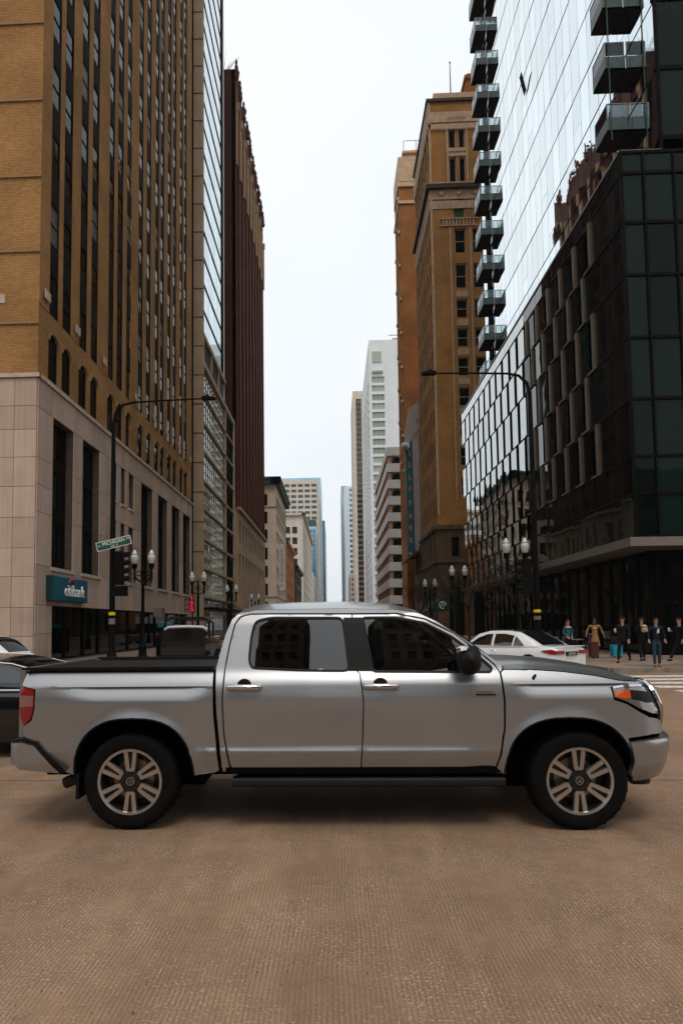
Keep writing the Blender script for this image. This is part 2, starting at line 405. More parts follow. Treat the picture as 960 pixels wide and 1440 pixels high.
# ------------------------------------------------------------------ ground, roads, pavements
def road_mat():
    m = bpy.data.materials.new('tined concrete road'); m.use_nodes = True; t = m.node_tree; b = t.nodes['Principled BSDF']
    b.inputs['Roughness'].default_value = .78
    geo = N(t, 'ShaderNodeNewGeometry'); sp = N(t, 'ShaderNodeSeparateXYZ'); t.links.new(geo.outputs['Position'], sp.inputs[0])
    X, Y = sp.outputs[0], sp.outputs[1]
    wob = N(t, 'ShaderNodeTexNoise'); wob.inputs['Scale'].default_value = 1.1; t.links.new(geo.outputs['Position'], wob.inputs['Vector'])
    xw = math_n(t, 'ADD', X, math_n(t, 'MULTIPLY', wob.outputs['Fac'], .05))
    gro = math_n(t, 'SINE', math_n(t, 'MULTIPLY', xw, 2*math.pi/.0245))
    gro = math_n(t, 'MULTIPLY', math_n(t, 'ADD', gro, 1), .5)                         # 1 on the ridge
    def noise(sc, det=5, rough=.6, vec=None, sca=None):
        n = N(t, 'ShaderNodeTexNoise'); n.inputs['Scale'].default_value = sc; n.inputs['Detail'].default_value = det; n.inputs['Roughness'].default_value = rough
        src = geo.outputs['Position']
        if sca:
            mp = N(t, 'ShaderNodeMapping'); mp.inputs['Scale'].default_value = sca; t.links.new(src, mp.inputs[0]); src = mp.outputs[0]
        t.links.new(src, n.inputs['Vector']); return n.outputs['Fac']
    def ramp(f, p0, c0, p1, c1):
        r = N(t, 'ShaderNodeValToRGB'); r.color_ramp.elements[0].position = p0; r.color_ramp.elements[1].position = p1
        r.color_ramp.elements[0].color = (*c0, 1); r.color_ramp.elements[1].color = (*c1, 1); t.links.new(f, r.inputs['Fac']); return r.outputs[0]
    def mix(a, bb, f, mode='MIX'):
        n = N(t, 'ShaderNodeMix', data_type='RGBA', blend_type=mode)
        for s, x in (('A', a), ('B', bb), ('Factor', f)):
            if isinstance(x, tuple): n.inputs[s].default_value = (*x, 1)
            elif isinstance(x, (int, float)): n.inputs[s].default_value = x
            else: t.links.new(x, n.inputs[s])
        return n.outputs['Result']
    gamp = math_n(t, 'ADD', math_n(t, 'MULTIPLY', noise(3.5, 4), 1.1), -.22)
    base = ramp(noise(.9, 7), .3, (.208, .120, .065), .7, (.290, .176, .102))
    wear = ramp(noise(1.0, 4, .6, sca=(1.6, .12, 1)), .45, (1, 1, 1), .72, (1.35, 1.38, 1.42))
    base = mix(base, wear, 1.0, 'MULTIPLY')
    base = mix(base, (.050, .031, .022), math_n(t, 'MULTIPLY', math_n(t, 'SUBTRACT', 1, gro), gamp))
    vo = N(t, 'ShaderNodeTexVoronoi'); vo.inputs['Scale'].default_value = 75; t.links.new(geo.outputs['Position'], vo.inputs['Vector'])
    agg = ramp(noise(62, 2), .57, (0, 0, 0), .66, (1, 1, 1))
    grain = ramp(noise(130, 3, .8), .3, (.62, .62, .62), .7, (1.38, 1.38, 1.38)); base = mix(base, grain, 1.0, 'MULTIPLY')
    blot = ramp(noise(7, 5, .7), .35, (.82, .82, .82), .65, (1.15, 1.15, 1.15)); base = mix(base, blot, 1.0, 'MULTIPLY')
    patch = ramp(noise(1.7, 3), .35, (.15, .15, .15), .65, (1, 1, 1))
    base = mix(base, (.60, .52, .44), math_n(t, 'MULTIPLY', math_n(t, 'MULTIPLY', agg, patch), .75))
    dk = ramp(noise(38, 2, .5, sca=(1.3, .5, 1)), .70, (0, 0, 0), .735, (1, 1, 1))
    base = mix(base, (.022, .015, .011), math_n(t, 'MULTIPLY', dk, .85))
    oil = ramp(noise(.55, 3), .58, (1, 1, 1), .78, (.62, .60, .58))
    base = mix(base, oil, 1.0, 'MULTIPLY')
    # transverse and longitudinal slab joints
    def joint(c, pitch, off, w=.012):
        f = math_n(t, 'FRACT', math_n(t, 'DIVIDE', math_n(t, 'ADD', c, off), pitch))
        d = math_n(t, 'MULTIPLY', math_n(t, 'ABSOLUTE', math_n(t, 'SUBTRACT', f, .5)), pitch)
        return math_n(t, 'LESS_THAN', d, w)
    j = joint(Y, 4.6, 4.6*1.5-7.55+4.6)
    base = mix(base, (.03, .02, .015), math_n(t, 'MULTIPLY', j, .85))
    t.links.new(base, b.inputs['Base Color'])
    bp = N(t, 'ShaderNodeBump'); bp.inputs['Strength'].default_value = .8; bp.inputs['Distance'].default_value = .006
    h = math_n(t, 'ADD', gro, math_n(t, 'MULTIPLY', agg, .5)); h = math_n(t, 'SUBTRACT', h, math_n(t, 'MULTIPLY', j, 2))
    t.links.new(h, bp.inputs['Height']); t.links.new(bp.outputs[0], b.inputs['Normal'])
    return m
M['road'] = road_mat()
M['ground'] = pbr('city ground', (.09, .075, .06), .9, scale=.2)
M['asphalt'] = pbr('side street asphalt', (.085, .068, .056), .85, amt=.3, scale=2, bump=.2, bscale=60)
M['pavement'] = pbr('brown concrete pavement', (.20, .145, .11), .85, amt=.25, scale=1.5, vary=.5, bump=.15, bscale=50)
M['kerb'] = pbr('kerb stone', (.22, .18, .15), .8, amt=.3)
KERB_Y, KX = 23.0, 9.0
mb = MB(); mb.box(-1500, 1500, -900, 3000, -.6, -.012); mb.build('ground', ['ground'], kind='structure')
mb = MB(); mb.box(-400, 400, -6, KERB_Y, -.3, 0); mb.build('avenue_road', ['road'], kind='structure')
mb = MB(); mb.box(-KX, KX, KERB_Y, 1200, -.3, -.002); mb.build('side_street_road', ['asphalt'], kind='structure')
mb = MB(); mb.box(-KX, KX, -200, -6, -.3, -.002); mb.build('side_street_road', ['asphalt'], kind='structure')
def pavement(x0, x1, y0, y1, flags=None):
    mb = MB(); mb.box(x0, x1, y0, y1, -.3, .125)
    o = mb.build('pavement', ['stone_joint' if flags else 'pavement'], kind='structure')
    if flags:
        fx0, fx1, fy0, fy1, s = flags; its = []
        rest = MB()
        for (a, b, c, d) in ((x0, fx0, y0, y1), (fx1, x1, y0, y1), (fx0, fx1, fy1, y1)):
            if b-a > .01 and d-c > .01: rest.box(a, b, c, d, .125, .149)
        r = rest.build('paving', ['pavement'], o)
        nx = round((fx1-fx0)/s); ny = round((fy1-fy0)/s)
        k = MB(); w = (fx1-fx0)/nx-.012; h = (fy1-fy0)/ny-.012; k.box(-w/2, w/2, -h/2, h/2, 0, .025); me = k.mesh('paving_slab', ['pavement'])
        for i in range(nx):
            for j in range(ny):
                its.append((me, ((fx0+(i+.5)*(fx1-fx0)/nx), fy0+(j+.5)*(fy1-fy0)/ny, .125), 0, []))
        scatter(its, 'paving_slab', o, 290)
    return o
def kerbs(x0, x1, y, along='x'):
    L = 2.4; n = max(1, int(abs(x1-x0)/L)); its = []
    k = MB(); k.box(-L/2+.006, L/2-.006, -.15, .0, -.2, .155); me = k.mesh('kerb_stone', ['kerb'])
    root = thing('kerb', along[1], 'kerb', ((x0+x1)/2, y, 0) if along[0] == 'x' else (y, (x0+x1)/2, 0))
    for i in range(n):
        c = x0+(i+.5)*L*(1 if x1 > x0 else -1)
        if along[0] == 'x': its.append((me, (c, y, 0), 0, []))
        else: its.append((me, (y, c, 0), along[2], []))
    scatter(its, 'kerb_stone', root, 60)
pavement(KX+.15, 13.3+40, KERB_Y+.15, 31, (KX+.15, 17.15, KERB_Y+.15, 29.15, 1.0))
pavement(KX+.15, 17, 31, 72); pavement(KX+.15, 16.5, 72.01, 124)
pavement(-13.02, -KX-.15, KERB_Y+.15, 124); pavement(-60, -13.03, KERB_Y+.15, 31)
pavement(-13, -KX, 150, 520); pavement(KX, 14, 150, 520)
pavement(-200, -KX-.15, -14, -6.15); pavement(KX+.15, 200, -14, -6.15)
kerbs(KX+.1, 53, KERB_Y+.15, ('x', 'grey kerb along the avenue in front of the walking people'))
kerbs(-60, -KX-.1, KERB_Y+.15, ('x', 'grey kerb along the avenue beside the pale stone bank building'))
kerbs(KERB_Y+.2, 110, KX, ('y', 'long kerb of the right pavement beside the bare trees', R(90)))
kerbs(KERB_Y+.2, 110, -KX-.15, ('y', 'long kerb of the left pavement beside the lamp posts', R(90)))
stripes = MB()
for i in range(7):
    y = 21.55-i*1.16
    mb = MB(); x0 = 8.2; x1 = 13.4
    n = 26; pts = [(x0+(x1-x0)*k/n, y-.26+random.uniform(-.02, .02)) for k in range(n+1)]+[(x1-(x1-x0)*k/n, y+.26+random.uniform(-.02, .02)) for k in range(n+1)]
    mb.prism(pts, lambda u, v, d: (u, v, d), .001, .005); mb.build('crosswalk_stripe', ['paint_white'], kind='structure')
mb = MB(); mb.box(-8.6, 8.6, 22.0, 22.45, .001, .005); mb.build('stop_line', ['paint_white'], kind='structure')

# ------------------------------------------------------------------ buildings, left side
def bank_building():
    root = thing('office_tower', 'nearest left brown brick tower on a pale stone base with a bank', 'building', (-29, 45, 0))
    FY = 29.05; F = Fac('F', FY); L = Fac('L', -13)
    mb = MB()
    mb.box(-45, -13.5, FY+.5, 61.6, 2.7, 78)                     # core
    mb.box(-45, -13.5, FY+.5, 61.6, 76, 80)
    mb.build('core', ['concrete_dark'], root)
    # ---- stone base
    tall = [(u0, u1, 4.45, 11.45) for u0, u1 in ((30.7, 33.2), (34.45, 37.0), (45.2, 48.1), (49.6, 52.45), (53.9, 56.7), (58.0, 60.9))]
    small = [(u0, u1, z0, z1) for u0, u1 in ((39.0, 40.0), (40.8, 41.65), (42.4, 43.45)) for z0, z1 in ((4.45, 8.0), (9.2, 11.45))]
    shop = (30.85, 59.6, .15, 2.68)
    mb = MB()
    wall(mb, L, FY, 61.6, .12, 12.75, tall+small+[shop], -.5, -.045)
    wall(mb, F, -45, -13.045, .12, 12.75, [], -.5, -.045)
    mb.build('wall', ['stone_joint'], root)
    zs = [.15, 1.4, 2.68, 4.45, 6.8, 8.0, 9.2, 11.45, 12.74]
    clad(root, L, FY, 61.6, zs, tall+small+[shop], 1.3, 'stone', .05)
    zf = [.15, 1.3, 2.55, 3.9, 5.15, 6.5, 7.87, 9.17, 10.41, 11.47, 12.74]
    Fs = Fac('F', FY); clad(root, Fs, -19.0, -13.0, zf, [], 1.03, 'stone', .05)
    mb = MB(); Fs.box(mb, -45, -19.02, -.02, .05, .15, 12.74); mb.build('stone_wall', ['stone'], root)
    mb = MB(); L.box(mb, FY-.12, 61.6, 0, .14, 12.75, 12.93); F.box(mb, -45, -12.86, 0, .14, 12.75, 12.93)
    mb.build('cornice', ['limestone'], root)
    # tall windows: frame, three storeys of lights, spandrels, sill
    for (u0, u1, z0, z1) in tall:
        w = u1-u0
        wf = place(frame_mesh(w, z1-z0, 'dark_metal', .1, 2, 0, .1), 'tall_window', root, L.P((u0+u1)/2, -.45, (z0+z1)/2), L.rz)
        for zz in (6.75, 9.15):
            s = MB(); L.box(s, u0+.1, u1-.1, -.44, -.33, zz, zz+.6); s.build('spandrel', ['spandrel'], root)
        for a, b in ((4.5, 6.75), (7.35, 9.15), (9.75, 11.4)):
            c = bpy.data.objects.new('pane', pane_mesh(w-.1, b-a, 'dark_glass')); COL.objects.link(c); c.parent = wf; c.location = (0, -.03, (a+b)/2-(z0+z1)/2)
        s = MB(); L.box(s, u0-.1, u1+.25, -.4, .14, z0-.17, z0-.002); s.build('sill', ['limestone'], root)
    windows(root, L, small, depth=.4, nh=1)
    for (u0, u1, z0, z1) in small:
        s = MB(); L.box(s, u0-.05, u1+.1, -.3, .12, z0-.14, z0-.002); s.build('sill', ['limestone'], root)
    # shop front
    mb = MB(); mb.box(-19, -18.8, 30, 60, .12, 2.68); mb.box(-19, -13.5, 30.0, 30.1, .12, 2.68); mb.box(-19, -13.6, 30.1, 60, 2.6, 2.69)
    mb.build('shop_interior', ['interior'], root)
    mb = MB(); mb.box(-18.6, -13.3, 30.3, 59.9, .12, .15); mb.build('shop_floor', ['concrete_dark'], root)
    us = [30.85, 33.1, 35.6, 37.9, 40.4, 43.4, 46.6, 50, 53.5, 57, 59.6]
    for i, (a, b) in enumerate(zip(us, us[1:])):
        o = place(frame_mesh(b-a, 2.5, 'dark_metal', .06, 0, 0, .1), 'shop_window', root, L.P((a+b)/2, -.3, 1.42), L.rz)
        c = bpy.data.objects.new('pane', pane_mesh(b-a-.1, 2.4, 'shop_glass')); COL.objects.link(c); c.parent = o
    mb = MB(); mb.box(-14.6, -14.5, 34.4, 36.6, .2, 2.4); mb.build('teal_wall_panel', ['teal'], root)
    mb = MB(); mb.box(-16.2, -15.2, 37, 39.5, .15, 1.2); mb.build('counter', ['sandy'], root)
    # ---- brick shaft: window strips between brick piers
    strips = [(30.13, 31.14), (31.68, 32.72), (33.82, 34.92), (35.52, 36.54), (38.27, 39.25), (39.89, 41.01), (41.77, 42.7), (44.3, 45.5), (46.34, 47.5),
              (48.6, 49.75), (50.22, 51.27), (52.37, 53.6), (54.3, 55.35), (56.71, 57.8), (58.4, 59.5)]
    top = 76.0; base = 16.2
    lows = [(a, b, 13.1, 15.3) for a, b in strips]
    ops = [(a, b, base, top) for a, b in strips]
    mb = MB()
    wall(mb, L, FY, 61.6, 12.93, 80, ops+lows, -.14, 0)
    # wide piers stand a little prouder than the narrow ones
    for a, b in ((29.05, 30.13), (32.72, 33.82), (36.54, 38.27), (42.7, 44.3), (47.5, 48.6), (51.27, 52.37), (55.35, 56.71), (59.5, 61.6)):
        L.box(mb, a+.001, b-.001, 0, .02, 16.2, 79.9)
    F.box(mb, -45, -13.141, -.5, 0, 12.93, 80)
    mb.build('brick_wall', ['tan_brick'], root)
    mb = MB()                                                    # relief bands on the front, light stone patches
    for i in range(20):
        z = 15.23+.0+i*3.6 if i else 15.23
        zz = [15.23, 18.55, 22.06, 25.69, 29.42][i] if i < 5 else 29.42+3.6*(i-4)
        F.box(mb, -45, -12.97, 0, .07, zz-.03, zz+.07)
    mb.build('brick_ledge', ['tan_plain'], root)
    k = slab_mesh(.62, .42, .03, 'limestone', 'stone_block')
    for i in range(6): place(k, 'stone_block', root, F.P(-14.85-i*.65+(.6 if i > 2 else 0)*0, 0, 16.4), 0)
    for a in (29.6, 33.27, 37.4, 43.5, 48.05, 51.8, 56.0, 60.5):
        place(slab_mesh(.6, .42, .03, 'limestone', 'stone_block'), 'stone_block', root, L.P(a, .16, 16.75), L.rz)
    # windows, spandrels and cast ornaments storey by storey
    wi = []; sp = []; orn = []
    def orn_mesh():
        m = MB()
        for sg in (-1, 1):
            pts = [(sg*(.05+.17*math.sin(t*.7)), -.05, -.55+t*.11) for t in range(11)]
            m.tube(pts, .016, 4)
            m.tube([(sg*(.16+.07*math.cos(a)), -.05, .18+.09*math.sin(a)) for a in [i*math.pi/4 for i in range(8)]], .014, 4)
        m.tube([(.1*math.cos(i*math.pi/4), -.06, .45+.1*math.sin(i*math.pi/4)) for i in range(9)], .016, 4)
        m.tube([(-.28, -.04, -.6), (.28, -.04, -.6)], .02, 4); m.tube([(-.28, -.04, .65), (.28, -.04, .65)], .02, 4)
        return m.mesh('ornament', ['ornament'])
    om = orn_mesh()
    smesh = MB(); smesh.box(-.52, .52, -.06, 0, -.72, .72); smesh.box(-.4, .4, -.075, -.05, -.6, .6); smesh = smesh.mesh('spandrel', ['spandrel'])
    fl = 3.44
    for j, (a, b) in enumerate(strips):
        u = (a+b)/2; w = b-a
        ph = 0
        for i in range(17):
            z = 18.9+ph+fl*i
            if z > top-2: continue
            sp.append((smesh, L.P(u, -.07, z), L.rz, [('ornament', om)] if z < 55 else []))
            zc = z+fl/2
            if zc < top-1: wi.append((frame_mesh(1.04, 1.98, 'dark_metal', .05, 0, 1, .05), L.P(u, -.06, zc), L.rz, [('pane', pane_mesh(1.0, 1.9, 'dark_glass' if (i*5+j*3) % 7 else 'old_blind'))]))
        wi.append((frame_mesh(1.04, 2.2, 'dark_metal', .05, 0, 1, .05, None, .35), L.P(u, -.08, 14.2), L.rz, [('pane', pane_mesh(1.0, 2.1, 'dark_glass'))]))
        wi.append((frame_mesh(1.04, 1.9, 'dark_metal', .05, 0, 1, .05), L.P(u, -.06, 17.2), L.rz, [('pane', pane_mesh(1.0, 1.8, 'dark_glass'))]))
    scatter(wi, 'window', root); scatter(sp, 'spandrel', root)
    # bank sign
    s = MB(); L.box(s, 30.15, 34.5, .05, .35, 2.93, 4.03); L.box(s, 30.15, 30.2, .351, .353, 2.93, 4.03)
    box = s.build('sign_box', ['teal'], root)
    s = MB(); L.box(s, 30.13, 30.149, .05, .36, 2.92, 4.04); L.box(s, 30.149, 34.5, .05, .37, 2.9, 2.929); s.build('sign_edge', ['teal_dark'], box)
    rot = (R(90), 0, R(90))
    text('citibank', .80, 'letter_white', box, L.P(32.75, .37, 3.40), rot, .035, 1.0)
    me = MB()
    pts = [(32.35+.42*math.cos(a), .39, 3.72+.24*math.sin(a)) for a in [math.pi*(i/14) for i in range(1, 14)]]
    me.tube([L.P(*p) for p in pts], [.02+.03*math.sin(math.pi*i/12) for i in range(13)], 6); me.build('red_arc', ['letter_red'], box)
    return root
bank_building()

def taco_sign():
    root = thing('neon_sign', 'small vertical red neon sign on brackets at the far end of the pale stone wall', 'sign', (-12.6, 58.7, 2.8))
    L = Fac('L', -13)
    mb = MB(); mb.box(-12.55, -12.1, 58.6, 58.8, 2.85, 4.2); mb.build('sign_box', ['sign_back'], root)
    mb = MB()
    for z in (3.1, 3.5, 3.95): mb.tube([(-13, 58.7, z), (-12.5, 58.7, z)], .03, 5)
    mb.tube([(-12.95, 58.7, 2.9), (-12.95, 58.7, 4.1)], .03, 5); mb.build('bracket', ['pole'], root)
    for i, c in enumerate('TACO'): text(c, .36, 'neon', root, (-12.32, 58.57, 4.02-i*.32), (R(90), 0, 0), .02)
taco_sign()

def glass_tower_left():
    root = thing('glass_tower', 'pale blue glass tower with stone corner pier standing behind the brown brick tower', 'building', (-20, 74, 0))
    L = Fac('L', -13.2); LU = Fac('L', -13.35); F = Fac('F', 67.3)
    mb = MB(); mb.box(-40, -13.6, 67.8, 81.2, 28, 100); mb.box(-40, -13.6, 67.7, 89.2, .1, 30); mb.build('core', ['dark_metal'], root)
    mb = MB()
    mb.box(-13.95, -13.0, 67.0, 67.75, .1, 100)
    mb.build('corner_pier', ['sandy'], root)
    mb = MB()
    for i in range(28): mb.box(-13.97, -12.98, 66.97, 67.78, 6+i*3.0, 6.09+i*3.0)
    mb.build('pier_joint', ['concrete_dark'], root, kind='stuff')
    mb = MB(); mb.box(-24, -13.96, 67.3, 67.79, .1, 100); mb.build('recessed_wall', ['dark_metal'], root)
    # podium: seven storeys of framed windows
    rows = [z for z in (4.6, 7.55, 10.55, 13.6, 16.5, 19.55, 22.55, 25.55)]
    fm = MB(); L.box(fm, 67.75, 89.3, -.1, .18, 28.3, 28.9); L.box(fm, 88.9, 89.4, -.1, .2, .1, 28.9); L.box(fm, 82.2, 82.6, -.1, .12, .1, 28.3)
    for z in rows: L.box(fm, 67.75, 88.9, -.1, .12, z-.12, z+.12)
    fm.build('podium_frame', ['sandy'], root)
    it = []
    us = [67.8+i*1.2 for i in range(13)]
    for z in rows[:]:
        h = 2.76 if z < 25 else 2.6
        for a, b in zip(us, us[1:]):
            it.append((frame_mesh(b-a, h-.05, 'sandy', .05, 0, 2, .06), L.P((a+b)/2, -.1, z+.13+h/2), L.rz, [('pane', pane_mesh(b-a-.06, h-.1, 'blue_glass'))]))
        for k in range(4):
            a = 82.7+k*1.55
            it.append((frame_mesh(1.5, h-.5, 'dark_metal', .06, 1, 1, .06), L.P(a+.77, -.1, z+.13+h/2), L.rz, [('pane', pane_mesh(1.4, h-.6, 'blue_glass'))]))
    for a, b in zip(us, us[1:]):
        it.append((frame_mesh(b-a, 4.2, 'sandy', .05, 0, 2, .06), L.P((a+b)/2, -.1, 2.3), L.rz, [('pane', pane_mesh(b-a-.06, 4.1, 'blue_glass'))]))
    for m, loc, rz, ch in it:
        pass
    scatter(it, 'window', root, 150)
    # shaft: full-height panes between dark floor bands
    ns = MB()
    zr = [31.8+2.9*i for i in range(24)]
    for z in zr: LU.box(ns, 67.75, 81.4, -.05, .06, z-.07, z+.20)
    LU.box(ns, 81.0, 81.45, -.1, .13, 29, 100)
    ns.build('floor_band', ['dark_metal'], root, kind='stuff')
    mb = MB(); LU.box(mb, 81.45, 81.75, -.2, .2, 28.9, 100); LU.box(mb, 67.5, 67.8, -.2, .15, 28.9, 100); mb.build('edge_pier', ['white_conc'], root)
    it = []
    for z in zr[:-1]:
        for k in range(11):
            a = 67.8+k*1.2
            it.append((pane_mesh(1.17, 2.55, 'blue_glass', .03), LU.P(a+.6, .0, z+.25+1.3), LU.rz, []))
    scatter(it, 'glass_pane', root, 300, tilt=.0025)
    mb = MB(); L.box(mb, 67.8, 81.3, -.5, .0, 28.9, 31.6); mb.build('loggia_wall', ['concrete_dark'], root)
    mb = MB(); L.box(mb, 67.6, 81.6, -.2, .25, 31.2, 31.7); mb.build('loggia_ledge', ['sandy'], root)
    for k in range(3): 
        mb = MB(); L.box(mb, 67.8+k*4.6, 68.3+k*4.6, 0, .15, 28.9, 31.2); mb.build('loggia_pier', ['sandy'], root)
glass_tower_left()

def red_tower():
    root = thing('red_tower', 'dark red brown ribbed tower with ornate crown beyond the blue glass tower', 'building', (-20, 105, 0))
    L = Fac('L', -13); F = Fac('F', 90.7)
    mb = MB(); mb.box(-34, -13.5, 91.2, 127, 0, 79.5); F.box(mb, -34, -13, -.6, 0, 17.3, 80); mb.build('core', ['red_dark'], root)
    n = 9; p = (127-90.7)/n; mb = MB(); wi = []; tm = MB(); cr = MB()
    for i in range(n+1):
        u = 90.7+p*i; a = max(90.7, u-.55); b = min(127, u+.55)
        L.box(mb, a, b, -.5, .0 if i % 1 else .1, 17.6, 78.5)
        L.box(tm, a+.1, b-.1, .1, .35, 66, 74); L.box(tm, a+.2, b-.2, .1, .5, 74, 75.2)
        for q in range(4):
            cr.lathe([(.34-.06*q, 0), (.4-.07*q, .45), (.2-.04*q, .8)], 6, L.P((a+b)/2, .15, 78.6+q*.75))
    L.box(mb, 90.7, 127, -.5, 0, 76, 80)
    mb.build('rib_wall', ['red_brown'], root); tm.build('gilt_pendant', ['gold_trim'], root)
    for i in range(40):
        u = 91+i*.92; h = random.uniform(.3, 1.3); cr.lathe([(.22, 0), (.28, h*.5), (.05, h)], 5, L.P(u, random.uniform(-.2, .3), 80.0-.01))
    cr.build('crown_ornament', ['red_brown'], root, kind='stuff')
    sm = MB(); sm.box(-1.12, 1.12, -.05, .05, -.7, .7); sm = sm.mesh('spandrel', ['red_dark'])
    it = []
    for i in range(n):
        for k in range(16):
            z = 20+k*3.6
            it.append((frame_mesh(2.2, 2.1, 'dark_metal', .08, 1, 0, .08), L.P(90.7+p*(i+.5), -.4, z), L.rz, [('pane', pane_mesh(2.1, 2.0, 'dark_glass'))]))
    scatter(it, 'window', root, 150)
    it = [(sm, L.P(90.7+p*(i+.5), -.3, 21.8+k*3.6), L.rz, []) for i in range(n) for k in range(16)]
    scatter(it, 'spandrel', root, 150)
    # pale base with tall openings
    cols = steps(91, 126.5, 10, 2.0)
    ops = [(a, b, .2, 11.5) for a, b in cols]+[(a+.15, b-.15, 13.0, 16.0) for a, b in cols]
    mb = MB(); wall(mb, L, 91.3, 127, .1, 17.2, ops, -.5, .15); F.box(mb, -34, -12.85, -.5, .12, .1, 17.2); L.box(mb, 90.4, 127.2, .0, .6, 17.2, 17.6)
    mb.build('base_wall', ['sandy'], root)
    windows(root, L, ops, depth=.4, nv=1, nh=2)
    # bare roof shrub
    t = thing('roof_shrub', 'leafless shrub growing on the roof edge of the dark red tower', 'shrub', (-14.5, 91.5, 80))
    mb = MB(); rnd = random.Random(5)
    for i in range(26):
        a = rnd.uniform(0, 6.28); l = rnd.uniform(1.2, 3.2); x = math.cos(a)*l*.9; y = math.sin(a)*l*.5
        mb.tube([(-14.8, 91.6, 79.8), (-14.8+x*.5, 91.6+y*.5, 79.8+l*.6), (-14.8+x, 91.6+y, 79.8+l)], [.035, .02, .008], 3)
    mb.build('twig', ['bark'], t, kind='stuff')
red_tower()

def cream_block():
    root = thing('cream_block', 'cream stone corner building with green copper cornice and a long white banner', 'building', (-20, 165, 0))
    F = Fac('F', 151.8); L = Fac('L', -13)
    rows = [(4+4.05*i+.2, 4+4.05*i+2.9) for i in range(7)]
    cols = steps(-31, -14.2, 4, 3.0); colL = steps(153.5, 184.5, 7, 3.2)
    mb = MB(); mb.box(-31, -13.6, 152.4, 185, 0, 34); mb.build('core', ['interior'], root)
    mb = MB(); wall(mb, F, -31, -13, .1, 33.4, grid_ops(cols, rows)+[(-30, -14, .1, 3.4)], -.5, 0); wall(mb, L, 152.301, 185, .1, 33.4, grid_ops(colL, rows)+[(153, 184, .1, 3.4)], -.5, 0)
    mb.build('wall', ['cream'], root)
    mb = MB()
    for z in (4.0, 8.1, 28.4): F.box(mb, -31, -12.8, 0, .2, z-.2, z+.1); L.box(mb, 151.6, 185, 0, .2, z-.2, z+.1)
    mb.build('string_course', ['limestone'], root)
    mb = MB(); F.box(mb, -31, -12.0, -1, 1.0, 33.4, 34.4); L.box(mb, 150.8, 185.5, -1, 1.0, 33.4, 34.4); F.box(mb, -31, -11.7, -1, 1.3, 34.4, 34.9); L.box(mb, 150.5, 185.5, -1, 1.3, 34.4, 34.9)
    mb.build('cornice', ['green_copper'], root)
    windows(root, F, grid_ops(cols, rows), depth=.4, nv=2, nh=1); windows(root, L, grid_ops(colL, rows), depth=.4, nv=2, nh=1)
    mb = MB(); F.box(mb, -30, -12.4, .05, 1.8, 3.3, 3.7); L.box(mb, 150.0, 170, .05, 1.2, 3.3, 3.7); mb.build('entrance_canopy', ['cornice_dark'], root)
    t = thing('banner', 'tall white vertical banner hanging on the cream corner building', 'banner', (-12.4, 158, 9.6))
    mb = MB(); mb.box(-12.75, -11.55, 157.9, 158.0, 9.6, 20.6); mb.build('cloth', ['banner'], t)
    mb = MB(); 
    for z in (9.6, 20.6): mb.tube([(-13, 157.95, z), (-11.5, 157.95, z)], .05, 5)
    mb.build('bracket', ['pole'], t)
    text('AI  The Illinois Institute of Art', .86, 'banner_text', t, (-12.15, 157.88, 15.0), (R(90), R(-90), 0), .005, .86)
cream_block()

def plain_block(name, label, cat, Fy, yend, side, X, Xfar, ztop, wall_m, cols=None, rows=None, colL=None, glass='far_glass', cornice=None, frame='dark_metal', nv=0, nh=0, depth=.4, core='interior', cap=300, sidecap=150):
    """block on the left ('L') or right ('R') kerb line with a camera-facing front and a street face"""
    root = thing(name, label, cat, ((X+Xfar)/2, (Fy+yend)/2, 0))
    F = Fac('F', Fy); S = Fac(side, X); x0, x1 = min(X, Xfar), max(X, Xfar); sg = 1 if side == 'L' else -1
    mb = MB(); mb.box(min(X-sg*.6, Xfar), max(X-sg*.6, Xfar), Fy+.6, yend, 0, ztop-.3); mb.build('core', [core], root)
    fo = grid_ops(cols, rows) if cols else []; so = grid_ops(colL, rows) if colL else []
    mb = MB(); wall(mb, F, x0, x1, .05, ztop, fo, -.55, 0); wall(mb, S, Fy+.56, yend, .05, ztop, so, -.55, 0)
    mb.build('wall', [wall_m], root)
    if fo: windows(root, F, fo, depth=depth, glass=glass, frame=frame, nv=nv, nh=nh, cap=cap)
    if so: windows(root, S, so, depth=depth, glass=glass, frame=frame, nv=nv, nh=nh, cap=sidecap)
    if cornice:
        mb = MB(); e = cornice[1]; F.box(mb, x0-e, x1+e, -.4, e, ztop-.9, ztop+.2); S.box(mb, Fy-e, yend, -.4, e-.01, ztop-.88, ztop+.18); mb.build('cornice', [cornice[0]], root)
    return root, F, S
rr = lambda z0, dz, h, n: [(z0+dz*i, z0+dz*i+h) for i in range(n)]
plain_block('orange_shopfront', 'orange brick facade block with stepped gable beyond the cream corner building', 'building', 185.6, 222, 'L', -13, -26, 25, 'orange_stucco',
            colL=steps(187, 221, 5, 3.2), rows=rr(3, 4.4, 2.6, 5), cornice=('orange_stucco', .5))
r, F, S = plain_block('dark_shopfront', 'narrow dark fronted building with a hanging gable between orange block and pale block', 'building', 223, 262, 'L', -12.6, -24, 21, 'cornice_dark',
            colL=steps(225, 260, 5, 3.6), rows=rr(3, 4.2, 2.4, 4), cornice=('green_copper', .9))
plain_block('pale_stone_block', 'pale classical stone building with paired windows and heavy cornice', 'building', 288, 400, 'L', -13, -40, 49, 'cream2',
            cols=[(a+.0, b) for a, b in steps(-39, -15.0, 8, 2.1)], rows=rr(4, 4.55, 2.9, 9), colL=steps(290, 398, 18, 3), cornice=('cream', 1.1))
plain_block('white_low_block', 'small white building beside the blue glass block far down the street', 'building', 420, 480, 'L', -13, -24, 34, 'cream2', colL=steps(422, 478, 8, 3), rows=rr(4, 4, 2, 7))
